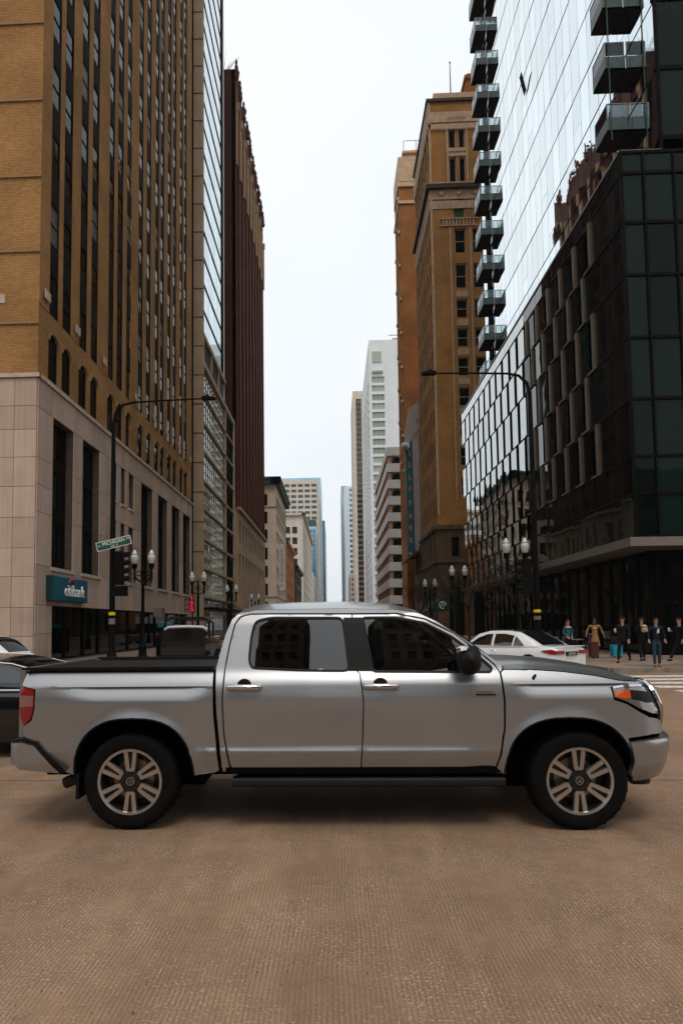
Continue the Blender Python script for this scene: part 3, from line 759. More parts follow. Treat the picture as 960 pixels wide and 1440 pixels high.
r, F, S = plain_block('blue_glass_block', 'slender blue glass block in front of the gridded cream tower', 'building', 500, 560, 'L', -12.8, -23.5, 74, 'far_blue',
            cols=steps(-23, -13, 4, 2.0), rows=rr(4, 3.6, 3.0, 19), colL=steps(503, 558, 10, 4.4), glass='far_blue_dark', frame='far_blue')
mb = MB(); mb.box(-23.5, -13, 500, 540, 74, 79); mb.build('roof_box', ['green_copper'], r)
plain_block('grid_tower', 'tall cream tower with a regular grid of dark windows left of the street gap', 'building', 545, 640, 'L', -12.4, -45.5, 118.5, 'cream2',
            cols=steps(-45.5, -12.6, 6, 4.1)+[], rows=rr(6, 4.45, 2.4, 25), colL=steps(548, 638, 14, 4), nv=2, cap=200)
plain_block('pale_glass_tower', 'pale blue glass tower rising behind the gridded cream tower', 'building', 650, 700, 'L', -11.6, -50, 143, 'far_blue', rows=rr(5, 6, 4.5, 22), colL=steps(655, 695, 6, 5), glass='far_blue_dark', frame='far_blue')
plain_block('blue_slab', 'deep blue glass slab at the street end left of the sky gap', 'building', 760, 860, 'L', -9.6, -30, 118, 'far_blue_dark', rows=rr(5, 6, 4.5, 18), colL=steps(765, 855, 8, 8), glass='far_blue', frame='far_blue')

# ------------------------------------------------------------------ buildings, right side
def right_glass():
    root = thing('glass_high_rise', 'dark glass building with mirrored tower and stacked balconies at the right corner', 'building', (25, 50, 0))
    X0 = 13.3; FY = 30.5; XT = 15.2; S = Fac('R', X0); F = Fac('F', FY); T = Fac('R', XT)
    mb = MB(); mb.box(X0+.35, 50, FY+.35, 69.2, 5.4, 23.0); mb.box(XT+.3, 50, FY+.6, 67.0, 23, 104); mb.build('core', ['interior'], root)
    zr = [5.4, 7.35, 9.0, 11.6, 14.4, 17.3, 19.75, 22.1, 23.1]
    # --- podium front, facing the avenue
    us = [13.32, 14.3, 15.65, 17.1, 18.5, 19.9, 21.3, 22.7, 24.1]; it = []
    for a, b in zip(us, us[1:]):
        for z0, z1 in zip(zr, zr[1:]):
            it.append((pane_mesh(b-a-.1, z1-z0-.14, 'green_glass', .04), F.P((a+b)/2, 0, (z0+z1)/2), 0, []))
    mb = MB()
    for u in us: F.box(mb, u-.05, u+.05, -.1, .09, 5.4, 23.1)
    for z in zr: F.box(mb, 13.25, 24.1, -.1, .07, z-.07, z+.07)
    mb.build('front_mullions', ['dark_metal'], root)
    # --- podium street face, near half: dark glass with bronze fins, staggered row by row
    fins = MB(); bars = MB(); sills = MB()
    for r_, (z0, z1) in enumerate(zip(zr, zr[1:])):
        S.box(bars, FY, 69.3, -.1, .05, z0-.05, z0+.05)
        plain = z1 > 22.3 or z1 < 11.0
        u = FY+.1; end = 46.3
        if plain:
            us2 = [30.6+i*1.31 for i in range(13)]
            for a, b in zip(us2, us2[1:]): it.append((pane_mesh(b-a-.03, z1-z0-.06, 'pod_glass', .04), S.P((a+b)/2, 0, (z0+z1)/2), S.rz, []))
        else:
            off = (0, 1.15)[r_ % 2]
            for k in range(3): a = 30.6+k*1.15; it.append((pane_mesh(1.12, z1-z0-.06, 'pod_glass', .04), S.P(a+.57, 0, (z0+z1)/2), S.rz, []))
            u = 34.1+off
            if off: it.append((pane_mesh(1.12, z1-z0-.06, 'green_glass', .04), S.P(34.67, 0, (z0+z1)/2), S.rz, []))
            while u < 45.8:
                S.box(fins, u, u+.28, -.15, .12, z0+.06, z1-.06)
                S.box(bars, u+.28, u+.95, -.02, .10, z1-.24, z1-.05)
                it.append((pane_mesh(.66, z1-z0-.1, 'pod_glass', .03), S.P(u+.62, -.14, (z0+z1)/2), S.rz, []))
                it.append((pane_mesh(1.2, z1-z0-.1, 'green_glass' if random.random() < .45 else 'pod_glass', .03), S.P(u+1.6, 0, (z0+z1)/2), S.rz, []))
                S.box(sills, u-.1, u+1.1, .05, .10, z0-.03, z0+.05)
                u += 2.3
    fins.build('bronze_fins', ['tan_fin'], root, kind='stuff'); sills.build('window_sills', ['canopy'], root, kind='stuff')
    # --- far half: mirror panels alternating with recessed dark slots
    for r_, (z0, z1) in enumerate(zip(zr, zr[1:])):
        k = 0; u = 46.6
        if z1 > 22.3:
            while u < 69: it.append((pane_mesh(1.33, z1-z0-.05, 'pod_mirror', .04), S.P(u+.67, 0, (z0+z1)/2), S.rz, [])); u += 1.36
            continue
        u += (0, .62)[r_ % 2]
        while u < 68.6:
            it.append((pane_mesh(1.42, z1-z0-.1, 'pod_mirror', .04), S.P(u+.72, .02, (z0+z1)/2), S.rz, []))
            it.append((pane_mesh(.66, z1-z0-.1, 'pod_glass', .03), S.P(u+1.80, -.22, (z0+z1)/2), S.rz, []))
            u += 2.15
    for z0, z1 in zip(zr, zr[1:]):
        it.append((pane_mesh(.9, z1-z0, 'pod_glass', .04), S.P(46.1, -.05, (z0+z1)/2), S.rz, []))
    bars.build('floor_bars', ['dark_metal'], root, kind='stuff')
    scatter(it, 'podium_pane', root, 300, tilt=.002)
    # --- terrace rail, canopy, recessed ground floor
    mb = MB(); S.box(mb, FY-.05, 69.3, -.05, .06, 23.1, 23.2); F.box(mb, 13.2, 15.2, -.05, .05, 23.1, 23.2); mb.build('terrace_rail', ['grey_metal'], root)
    mb = MB(); S.box(mb, FY-.45, 69.4, -2.6, .45, 4.95, 5.34); F.box(mb, 15.9, 50, -2, .45, 4.95, 5.34); mb.build('canopy', ['canopy'], root)
    mb = MB(); mb.box(14.6, 50, 32.2, 32.5, .1, 5.0); mb.box(14.9, 15.3, 32.5, 69, .1, 5.0); mb.build('ground_floor_wall', ['interior'], root)
    G = Fac('F', 32.1); GS = Fac('R', 14.75)
    for k in range(14):
        a = 14.75+k*1.5; place(frame_mesh(1.5, 4.7, 'dark_metal', .06, 0, 1, .1), 'shop_window', root, G.P(a+.75, 0, 2.55), 0)
        c = bpy.data.objects.new('pane', pane_mesh(1.42, 4.6, 'shop_dark')); COL.objects.link(c); c.parent = root; c.location = G.P(a+.75, -.02, 2.55)-W[root]
    for k in range(22):
        a = 32.2+k*1.65; o = place(frame_mesh(1.65, 4.7, 'dark_metal', .06, 0, 1, .1), 'shop_window', root, GS.P(a+.8, 0, 2.55), GS.rz)
        c = bpy.data.objects.new('pane', pane_mesh(1.58, 4.6, 'shop_dark')); COL.objects.link(c); c.parent = o
    mb = MB(); mb.box(15.7, 16.0, 30.6, 30.9, .12, 4.96); mb.build('corner_column', ['canopy'], root)
    mb = MB(); mb.box(17.2, 18.6, 31.9, 32.05, .3, 3.2); mb.build('door_panel', ['brown_stone'], root)
    # --- tower
    fl = 3.37; z0s = [23.78-fl+.0+fl*i for i in range(1, 24)]
    it = []; bars = MB(); wid = 1.32
    n = int((67.3-30.55)/wid)
    for z in [23.3]+z0s:
        T.box(bars, 30.55, 67.3, -.1, .012, z-.035, z+.035)
    for i, z in enumerate(z0s):
        for k in range(n):
            a = 30.6+k*wid
            if 62.2 < a+wid/2 < 64.7: it.append((pane_mesh(wid-.02, fl-.07, 'dark_glass', .03), T.P(a+wid/2, -.25, z+fl/2), T.rz, [])); continue
            if (k*7+i*3) % 5 == 0:
                h = fl*.36
                it.append((pane_mesh(wid-.035, h-.03, 'sky_glass', .03), T.P(a+wid/2, 0, z+.035+h/2), T.rz, []))
                it.append((pane_mesh(wid-.035, fl-h-.09, 'sky_glass', .03), T.P(a+wid/2, 0, z+.035+h+(fl-h-.07)/2), T.rz, []))
            else:
                it.append((pane_mesh(wid-.035, fl-.075, 'sky_glass', .03), T.P(a+wid/2, 0, z+fl/2), T.rz, []))
    bars.build('tower_floor_bars', ['dark_metal'], root, kind='stuff')
    scatter(it, 'tower_pane', root, 300, tilt=.0018)
    # one vent pane standing open
    o = place(pane_mesh(.55, 1.5, 'dark_metal', .04), 'open_vent_pane', root, T.P(50.5, .25, 43), T.rz, (R(12), 0))
    # tower front face
    it = []; TF = Fac('F', FY+.05)
    mb = MB()
    us = [15.2, 16.6, 18.1, 19.6, 21.1, 22.6, 24.1]
    for i, z in enumerate(z0s[:12]):
        for a, b in zip(us, us[1:]): it.append((pane_mesh(b-a-.12, fl-.2, 'green_glass', .04), TF.P((a+b)/2, 0, z+fl/2), 0, []))
        TF.box(mb, 15.05, 24.1, -.1, .06, z-.1, z+.1)
    for u in us: TF.box(mb, u-.06, u+.06, -.1, .08, 23.2, 65)
    mb.build('tower_front_mullions', ['dark_metal'], root); scatter(it, 'tower_front_pane', root, 100, tilt=.002)
    # --- balconies
    def balcony(y0, y1, z, thick, railh, nn):
        b = MB(); xo = 14.15
        b.box(xo, XT-.02, y0, y1, z, z+.1, 1); b.box(xo, XT-.02, y0, y0+.06, z, z+thick, 0); b.box(xo, xo+.06, y0+.06, y1, z, z+thick, 0); b.box(xo+.06, XT-.02, y1-.06, y1, z, z+thick, 0)
        o = b.build('balcony', ['balcony_green', 'balcony_soffit'], root)
        g = MB(); zt = z+thick
        g.box(xo+.02, XT-.1, y0+.02, y0+.035, zt+.05, zt+railh-.05); g.box(xo+.02, xo+.035, y0+.05, y1-.05, zt+.05, zt+railh-.05); g.build('glass_rail', ['clear_rail'], o)
        p = MB(); p.box(xo, XT-.05, y0, y0+.05, zt+railh-.05, zt+railh); p.box(xo, xo+.05, y0+.05, y1, zt+railh-.05, zt+railh)
        for k in range(nn+1):
            x = xo+(XT-.1-xo)*k/nn; p.box(x, x+.05, y0+.002, y0+.052, zt, zt+railh-.05)
        for k in range(1, nn+1):
            y = y0+(y1-y0-.05)*k/nn; p.box(xo+.002, xo+.052, y, y+.05, zt, zt+railh-.05)
        p.build('railing', ['grey_metal'], o)
    for i in range(14): balcony(62.3, 64.8, 24.4+3.37*i, .73, .73, 2)
    for i in range(6): balcony(33.7, 35.3, 26.5+3.3*i, .72, .78, 1)
    b = MB(); b.box(XT-.9, XT-.85, 33.6, 33.64, 26, 60); b.build('screen_edge', ['green_copper'], root)
right_glass()

def brick_tower():
    root = thing('brick_tower', 'orange brick tower with arched top windows and dark cornices, right side of the street', 'building', (22, 98, 0))
    FY = 90; X = 13.7; F = Fac('F', FY); S = Fac('R', X)
    mb = MB(); mb.box(X+.5, 40, FY+.5, 106, 0, 73); mb.build('core', ['orange_dark'], root)
    win = [(16.9, 18.4, a, b) for a, b in ((51.7, 55.1), (46.8, 50.2), (42.7, 45.2), (38.7, 41.2), (34.7, 37.2), (30.6, 33.1), (26.5, 29), (22.5, 25), (18.5, 21))]
    win2 = [(19.3, 20.8, a, b) for _, _, a, b in win]+[(22, 23.5, a, b) for _, _, a, b in win]
    arch1 = [(16.75, 18.4, 56.6, 59.9)]; pair = [(a, b, c, d) for a, b in ((16.4, 17.4), (17.75, 18.65)) for c, d in ((61.75, 65.2), (66.6, 69.3))]
    allw = win+win2+arch1+pair
    mb = MB(); wall(mb, F, X, 40, 14.6, 73.2, allw, -.5, 0)
    sw = []
    n = 7; p = (105.5-FY)/n
    for i in range(n): 
        for k in range(13): sw.append((FY+p*(i+.5)-.55, FY+p*(i+.5)+.55, 16+4*k, 18.6+4*k))
        sw.append((FY+p*(i+.5)-.55, FY+p*(i+.5)+.55, 66.4, 69.2))
    wall(mb, S, FY+.5, 106, 14.6, 73.2, sw, -.5, -.02)
    for i in range(n+1): S.box(mb, max(FY+.001, FY+p*i-.45), min(106, FY+p*i+.45), -.1, .06, 14.7, 65)
    mb.build('wall', ['orange_brick'], root)
    windows(root, F, win+win2, depth=.35, nh=1, sill=.1, frame='terracotta', fw=.12)
    windows(root, F, arch1, depth=.3, glass='green_blind', frame='terracotta', arch=.5, name='arched_window', fw=.14)
    windows(root, F, pair, depth=.3, glass='green_glass', frame='terracotta', arch=.4, name='arched_window', fw=.12)
    windows(root, S, sw, depth=.12)
    def band(z0, z1, e, mat, name): 
        b = MB(); F.box(b, X-e, 40, 0, e, z0, z1); S.box(b, FY-e+.001, 106, 0, e-.001, z0, z1-.001); return b.build(name, [mat], root)
    band(73.2, 73.6, .25, 'cornice_dark', 'cornice'); band(60.6, 61.2, .55, 'cornice_dark', 'cornice'); band(61.2, 61.6, .2, 'terracotta', 'ledge')
    band(59.2, 60.6, .12, 'terracotta', 'frieze'); band(70.2, 71.7, .12, 'terracotta', 'frieze'); band(69.3, 70.0, .10, 'terracotta', 'frieze')
    band(57.9, 59.0, .08, 'terracotta', 'frieze')
    # dentils and diaper work on the friezes
    dm = MB()
    for i in range(34): F.box(dm, X+i*.25, X+i*.25+.12, .12, .2, 69.05, 69.3); 
    for i in range(5):
        for z in (70.95,):
            u = 16.6+i*.5; dm.prism([(u-.2, z), (u, z-.4), (u+.2, z), (u, z+.4)], lambda a, b, d: F.P(a, d, b), .12, .2)
    for i in range(10): F.box(dm, 15.3+i*.45, 15.5+i*.45, .0, .18, 55.55, 56.35)
    F.box(dm, 15.0, 20, 0, .22, 56.35, 56.5); F.box(dm, 15.0, 20, 0, .16, 55.4, 55.55)
    for c, d in ((65.35, 66.5),):
        F.box(dm, 16.3, 18.8, 0, .06, c, d); 
        for i in range(5): dm.lathe([(.16, 0), (.05, .18)], 6, F.P(16.6+i*.48, .06, (c+d)/2), 'y')
    for u in (15.2, 17.5, 19.8): dm.lathe([(.3, 0), (.28, .12), (.1, .2)], 8, F.P(u, .3, 60.0), 'y')
    for u in (16.2, 18.85): F.box(dm, u-.12, u+.12, 0, .1, 61.6, 69.3)
    F.box(dm, X, X+.3, .0, .1, 16, 73.1)
    F.box(dm, 16.2, 16.4, .0, .05, 18, 55.3); F.box(dm, 18.9, 19.1, 0, .05, 18, 55.3)
    dm.build('terracotta_ornament', ['terracotta'], root, kind='stuff')
    sp = [(slab_mesh(1.5, .9, .08, 'terracotta', 'spandrel_panel'), F.P(17.65, 0, z), 0, []) for z in (45.95, 41.95, 37.95, 33.9, 29.8, 25.8)]
    scatter(sp, 'spandrel_panel', root)
    # brown base
    mb = MB(); B = Fac('F', FY-.15)
    cols = steps(X+.6, 40, 8, 2.0); colS = steps(90.6, 105.8, 5, 2.0)
    wall(mb, F, X-.2, 40, .1, 14.6, [(a, b, .1, 5.8) for a, b in cols]+[(a+.5, b-.5, 10.4, 13.0) for a, b in cols], -.5, .2)
    wall(mb, S, FY+.5, 106, .1, 14.6, [(a, b, .1, 5.8) for a, b in colS]+[(a+.5, b-.5, 10.4, 13.0) for a, b in colS], -.5, .2)
    for z, e in ((14.0, .55), (9.6, .5), (6.2, .35)): F.box(mb, X-e, 40, .2, e, z, z+.5); S.box(mb, FY-e+.002, 106, .2, e-.002, z, z+.498)
    mb.build('base_wall', ['brown_stone'], root)
    windows(root, F, [(a, b, .1, 5.8) for a, b in cols], depth=.4, nh=1, name='shop_window'); windows(root, S, [(a, b, .1, 5.8) for a, b in colS], depth=.4, nh=1, name='shop_window')
    windows(root, F, [(a+.5, b-.5, 10.4, 13.0) for a, b in cols], depth=.4); windows(root, S, [(a+.5, b-.5, 10.4, 13.0) for a, b in colS], depth=.4)
    mb = MB(); mb.box(14.6, 40, FY+.6, 105, 73.6, 75.0); mb.build('parapet', ['terracotta'], root)
    mb = MB(); mb.box(19.2, 40, FY+1, 104, 75, 77.2); mb.box(19.0, 40, FY+.8, 104.2, 77.2, 77.7); mb.box(19.4, 20.2, FY+1.2, 93, 77.7, 78.2); mb.build('penthouse', ['orange_dark'], root)
    t = thing('roof_mast', 'thin tall mast on the roof of the orange brick tower', 'mast', (17.8, 95, 75))
    mb = MB(); mb.tube([(17.8, 95, 75), (17.8, 95, 83)], [.12, .05], 6); mb.build('mast_pole', ['red_brown'], t)
    mb = MB(); mb.lathe([(.05, 0), (.14, .15), (.05, .3)], 8, (17.8, 95, 83)); mb.build('finial', ['dark_metal'], t)
brick_tower()

def brown_tower():
    r, F, S = plain_block('brown_brick_tower', 'taller reddish brown brick tower behind the arched-window tower', 'building', 126.6, 136.5, 'R', 13.5, 26, 86.4, 'orange_dark',
        cols=[(19.2-1.4, 19.2+.1)], rows=rr(20, 4.4, 2.8, 15), colL=steps(127.5, 136, 3, 1.0))
    mb = MB()
    for i in range(3): S.box(mb, 127+i*3.1, 127.5+i*3.1, 0, .22, 18, 82)
    mb.build('pilaster', ['orange_brick'], r)
    mb = MB(); F.box(mb, 13.1, 26, 0, .3, 82.0, 82.6); S.box(mb, 126.2, 136.5, 0, .3, 82.0, 82.6); mb.box(13.3, 26, 126.3, 136, 86.4, 91.3); F.box(mb, 13.2, 17.0, .0, .3, 85.4, 86.3)
    mb.build('stone_crown', ['terracotta'], r)
    mb = MB()
    for k in range(26):
        z = 30+k*2.2; S.box(mb, 126.4+ (k % 3)*3.2, 127.2+(k % 3)*3.2, .1, .45, z, z+.5)
    mb.build('facade_bracket', ['terracotta'], r, kind='stuff')
    mb = MB(); mb.box(14.6, 26, 128, 136, 91.3, 93.0); mb.prism([(14.3, 93), (26, 93), (26, 93.8), (14.3, 93.4)], lambda a, b, d: (a, d, b), 127.5, 136); mb.build('penthouse', ['terracotta'], r)
    mb = MB()
    for x in (14.6, 17, 19.5): mb.tube([(x, 127.8, 93.4), (x, 127.8, 95.6)], .07, 5)
    mb.tube([(14.6, 127.8, 95.6), (19.5, 127.8, 95.6)], .06, 5); mb.build('roof_rail', ['grey_metal'], r)
brown_tower()
r, F, S = plain_block('parking_entrance_block', 'low dark fronted building with arched entrance under the tall parking sign', 'building', 108, 125, 'R', 14.6, 30, 15, 'brown_stone', cols=steps(15, 30, 4, 2.6), rows=rr(1, 4.6, 3, 3), colL=steps(109, 124, 4, 2.4))
mb = MB(); mb.prism([(12.2, 12.2), (14.6, 13.6), (14.6, 14.0), (12.2, 12.6)], lambda a, b, d: (a, d, b), 108, 124); mb.build('entrance_roof', ['cornice_dark'], r)

def park_sign():
    t = thing('parking_sign', 'tall teal SELF PARK sign with orange letters beside a pale pointed fin', 'sign', (13.6, 118, 14))
    fr = lambda a, b, d: (a, d, b)
    mb = MB(); mb.prism([(12.75, 14.3), (14.0, 14.3), (13.85, 34.2), (12.6, 31.5)], fr, 117.8, 118.2); mb.build('teal_face', ['teal'], t)
    mb = MB(); mb.prism([(14.01, 14.2), (15.0, 14.2), (15.0, 34.5), (13.86, 34.2)], fr, 117.7, 118.4); mb.prism([(12.65, 31.9), (13.5, 33.2), (15.2, 36), (15.0, 40.6), (14.5, 39.9), (13.4, 39.2), (12.6, 35)], fr, 117.5, 118.35); mb.build('pale_fin', ['grey_band'], t)
    mb = MB(); mb.box(15.02, 15.25, 117.8, 118.3, 14.2, 39); mb.build('side_edge', ['far_blue'], t)
    for (x, z) in ((12.65, 32.4), (15.5, 37.2)):
        mb = MB(); mb.lathe([(.01, -.75)]+[(.75*math.cos(a), .75*math.sin(a)) for a in [R(-75+15*i) for i in range(11)]]+[(.01, .75)], 14, (x, 117.4, z)); mb.build('lamp_globe', ['lamp_glass'], t, smooth=True)
    zs = [31.0, 28.9, 26.8, 24.7, 22.0, 19.9, 17.8, 15.9]
    for c, z in zip('SELFPARK', [30.6, 28.55, 26.4, 24.3, 21.9, 19.6, 17.5, 15.4]): text(c, 1.3, 'letter_orange', t, (13.33, 117.75, z+.6), (R(90), 0, 0), .03, .8)
    mb = MB(); mb.prism([(12.5, 12.4), (14.3, 12.9), (14.2, 14.3), (12.7, 14.2)], fr, 117.7, 118.2); mb.build('arrow_panel', ['teal'], t)
    mb = MB(); mb.prism([(13.0, 13.95), (13.7, 13.55), (13.55, 13.9), (14.1, 13.6), (13.9, 12.95), (13.3, 13.0), (13.6, 13.25), (12.9, 13.7)], fr, 117.64, 117.69); mb.build('arrow', ['yellow'], t)
park_sign()

def banded_block():
    root = thing('banded_block', 'grey banded building with open decks and tan columns, right side beyond the parking sign', 'building', (22, 196, 0))
    FY, X, Y1 = 170, 13.6, 222; F = Fac('F', FY); S = Fac('R', X)
    mb = MB(); mb.box(X+2.0, 38, FY+2, Y1, 0, 45); mb.build('core', ['interior'], root)
    for i in range(11):
        z = 2.4+4.15*i
        b = MB(); F.box(b, X, 38, -2.2, 0, z, z+2.15); S.box(b, FY+2.2, Y1, -2.2, 0, z, z+2.15); b.build('concrete_band', ['grey_band'], root)
    cm = MB(); cm.box(-.45, .45, -.4, .4, -1.0, 1.0); cm = cm.mesh('column', ['garage_core']); it = []
    for i in range(10):
        z = 5.55+4.15*i
        for x in (14.3, 19, 24): it.append((cm, (x, FY+.8, z), 0, []))
        for k in range(13): it.append((cm, (X+.8, FY+4+k*3.9, z), 0, []))
    scatter(it, 'column', root, 200)
banded_block()

def white_tower():
    r, F, S = plain_block('white_tower', 'white tower with one column of pale windows and an open frame on top', 'building', 260, 318, 'R', 14.6, 30, 112, 'white_conc',
        cols=[(15.5, 20.4)], rows=rr(4, 3.5, 2.45, 27), colL=steps(264, 316, 6, 5), glass='blind', frame='white_conc', nv=2)
    mb = MB(); mb.box(15.6, 19.8, 259.2, 259.9, 98.8, 99.6); mb.build('top_balcony', ['grey_band'], r)
    mb = MB(); mb.box(15.8, 19.4, 259.8, 259.98, 103, 107.4); mb.build('top_opening', ['blind'], r)
    mb = MB(); mb.box(24, 26, 262, 270, 112, 113.5); mb.box(22.5, 30, 262, 262.2, 114.5, 114.8); mb.build('roof_plant', ['grey_band'], r)
white_tower()
def beige_tower():
    root = thing('balcony_tower', 'slim beige apartment tower with a dark column of balconies left of the white tower', 'building', (22, 460, 0))
    FY, X = 440, 13.6; F = Fac('F', FY); S = Fac('R', X)
    ops = [(15.6, 19.2, 6+3.35*i, 6+3.35*i+2.5) for i in range(43)]
    mb = MB(); mb.box(X+.6, 34, FY+.6, 490, 0, 153); mb.build('core', ['interior'], root)
    mb = MB(); wall(mb, F, X, 34, .1, 154.3, ops, -.6, 0); S.box(mb, FY+.6, 490, -.6, 0, .1, 154.3); mb.build('wall', ['beige'], root)
    windows(root, F, ops, depth=.5, nv=1, glass='far_glass')
    bm_ = MB(); bm_.box(-1.7, 1.7, -1.3, 0, -.55, .1); bm_ = bm_.mesh('balcony', ['canopy'])
    scatter([(bm_, F.P(17.4, 0, 6+3.35*i), 0, []) for i in range(43)], 'balcony', root)
beige_tower()
plain_block('white_apartment_tower', 'white tower with small blue windows at the right edge of the sky gap', 'building', 700, 780, 'R', 11.6, 40, 144, 'white_conc',
    cols=[(16.6, 20.6), (23, 26)], rows=rr(6, 5.3, 3.2, 26), glass='far_blue_dark', frame='white_conc')
plain_block('blue_sliver_tower', 'narrow blue glass tower bordering the sky gap on its right', 'building', 800, 880, 'R', 9.4, 16, 165, 'far_blue', rows=rr(6, 6, 4, 26), colL=steps(804, 876, 6, 9), glass='far_blue_dark', frame='far_blue')
plain_block('beige_low_block', 'low pale block at the foot of the slim beige tower', 'building', 540, 600, 'R', 12.6, 26, 42, 'cream2', cols=steps(13, 26, 4, 2), rows=rr(4, 4, 2, 9))

# blocks across the avenue behind the camera: they show only as reflections
def reflected(name, label, x0, x1, y0, z, mat, n, fl, kf='B'):
    root = thing(name, label, 'building', ((x0+x1)/2, y0-20, 0))
    F = Fac('B', y0); cols = steps(x0+.8, x1-.8, n, (x1-x0)/n*.5); rows = rr(5, fl, fl*.55, int((z-7)/fl))
    mb = MB(); mb.box(x0, x1, y0-45, y0-.6, 0, z); mb.build('core', ['interior'], root)
    mb = MB(); wall(mb, F, x0, x1, .1, z, grid_ops(cols, rows)+[(a, b, .1, 3.8) for a, b in cols], -.6, 0); mb.build('wall', [mat], root)
    windows(root, F, grid_ops(cols, rows), depth=.4, cap=60)
reflected('avenue_block', 'low brown stone block on the near side of the avenue, mirrored in the truck doors', -90, -11, -30, 18, 'sandy', 18, 3.9)
reflected('avenue_block', 'low tan block on the near side of the avenue, mirrored in the dark glass corner', 12, 90, -30, 22, 'cream', 17, 3.7)
reflected('avenue_tower', 'tall dark slender tower across the avenue, mirrored in the rear window of the truck', -17, -5.8, -120, 140, 'brown_stone', 3, 3.9)
reflected('avenue_tower', 'tall tan slender tower across the avenue, mirrored in the front window of the truck', 13, 30, -120, 140, 'brown_stone', 4, 3.9)

# ------------------------------------------------------------------ vehicles
M.update(
 paint=pbr('silver metallic paint', (.36, .365, .375), .29, .79, amt=.06, scale=1.5, coat=.45, bump=.02, bscale=900),
 trim_black=pbr('black plastic trim', (.006, .006, .006), .5, amt=.3, spec=.2),
 gap_black=pbr('unlit underbody', (.003, .003, .003), .9, spec=.05),
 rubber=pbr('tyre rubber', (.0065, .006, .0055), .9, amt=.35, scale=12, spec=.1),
 chrome=pbr('chrome', (.60, .60, .61), .1, 1, amt=.05),
 rim_silver=pbr('machined alloy', (.52, .48, .44), .28, .9, amt=.1),
 rim_dark=pbr('dark alloy', (.03, .028, .026), .4, .6),
 car_glass=glass_mat('tinted car glass', (.16, .20, .17), 1.55, .01, .03),
 car_glass_dark=glass_mat('privacy car glass', (.045, .048, .045), 1.55, .01, .03),
 tail_red=pbr('red lamp lens', (.22, .004, .004), .15, coat=1, em=((1, .02, .01), .01)),
 lens_clear=pbr('clear lamp lens', (.20, .19, .175), .1, .5, coat=1), lens_back=pbr('reversing lamp lens', (.24, .12, .10), .15, coat=1),
 lens_amber=pbr('amber lamp lens', (.55, .075, .008), .12, coat=1, em=((1, .2, .02), .02)),
 white_paint=pbr('white car paint', (.68, .68, .67), .2, .0, amt=.03, coat=1),
 black_paint=pbr('black car paint', (.006, .006, .007), .12, .2, coat=1),
 seat=pbr('dark seat leather', (.03, .026, .022), .6), silver_top=pbr('pale folded top', (.55, .48, .46), .6),
 green_reflect=pbr('green field', (.02, .1, .02), .5), brake=pbr('brake disc', (.3, .26, .22), .35, .8),
)
def interp(x, xs, ys):
    if x <= xs[0]: return ys[0]
    for a, b, c, d in zip(xs, xs[1:], ys, ys[1:]):
        if x <= b: return c+(d-c)*(x-a)/(b-a)
    return ys[-1]
def smooth01(x): x = max(0, min(1, x)); return x*x*(3-2*x)
def pip(p, poly):
    x, y = p; c = False; n = len(poly); j = n-1
    for i in range(n):
        xi, yi = poly[i]; xj, yj = poly[j]
        if (yi > y) != (yj > y) and x < (xj-xi)*(y-yi)/(yj-yi)+xi: c = not c
        j = i
    return c
def area(poly): return .5*sum(a[0]*b[1]-b[0]*a[1] for a, b in zip(poly, poly[1:]+poly[:1]))
def shrink(poly, d):
    if area(poly) < 0: poly = poly[::-1]
    n = len(poly); out = []
    for i in range(n):
        a, b, c = Vector(poly[i-1]), Vector(poly[i]), Vector(poly[(i+1) % n])
        e1 = (b-a); e2 = (c-b)
        if e1.length < 1e-6 or e2.length < 1e-6: out.append(tuple(b)); continue
        n1 = Vector((-e1.y, e1.x)).normalized(); n2 = Vector((-e2.y, e2.x)).normalized()
        m = n1+n2
        if m.length < 1e-3: out.append(tuple(b)); continue
        m.normalize(); out.append(tuple(b+m*(d/max(.4, m.dot(n1)))))
    return out
def resample(poly, s):
    out = []
    for a, b in zip(poly, poly[1:]+poly[:1]):
        l = math.dist(a, b); k = max(1, int(math.ceil(l/s)))
        out += [(a[0]+(b[0]-a[0])*i/k, a[1]+(b[1]-a[1])*i/k) for i in range(k)]
    return out
def rounded(poly, r=.03, n=3):
    """round the corners of a polygon"""
    out = []; k = len(poly)
    for i in range(k):
        a, b, c = Vector(poly[i-1]), Vector(poly[i]), Vector(poly[(i+1) % k])
        d1 = (a-b); d2 = (c-b); q = min(r, d1.length*.45, d2.length*.45)
        p1 = b+d1.normalized()*q; p2 = b+d2.normalized()*q
        for j in range(n+1):
            t = j/n; out.append(tuple((p1*(1-t)+b*t)*(1-t)+(b*(1-t)+p2*t)*t))
    return out
CREASE = [.642, .650, .682, 1.06, 1.172, 1.186]
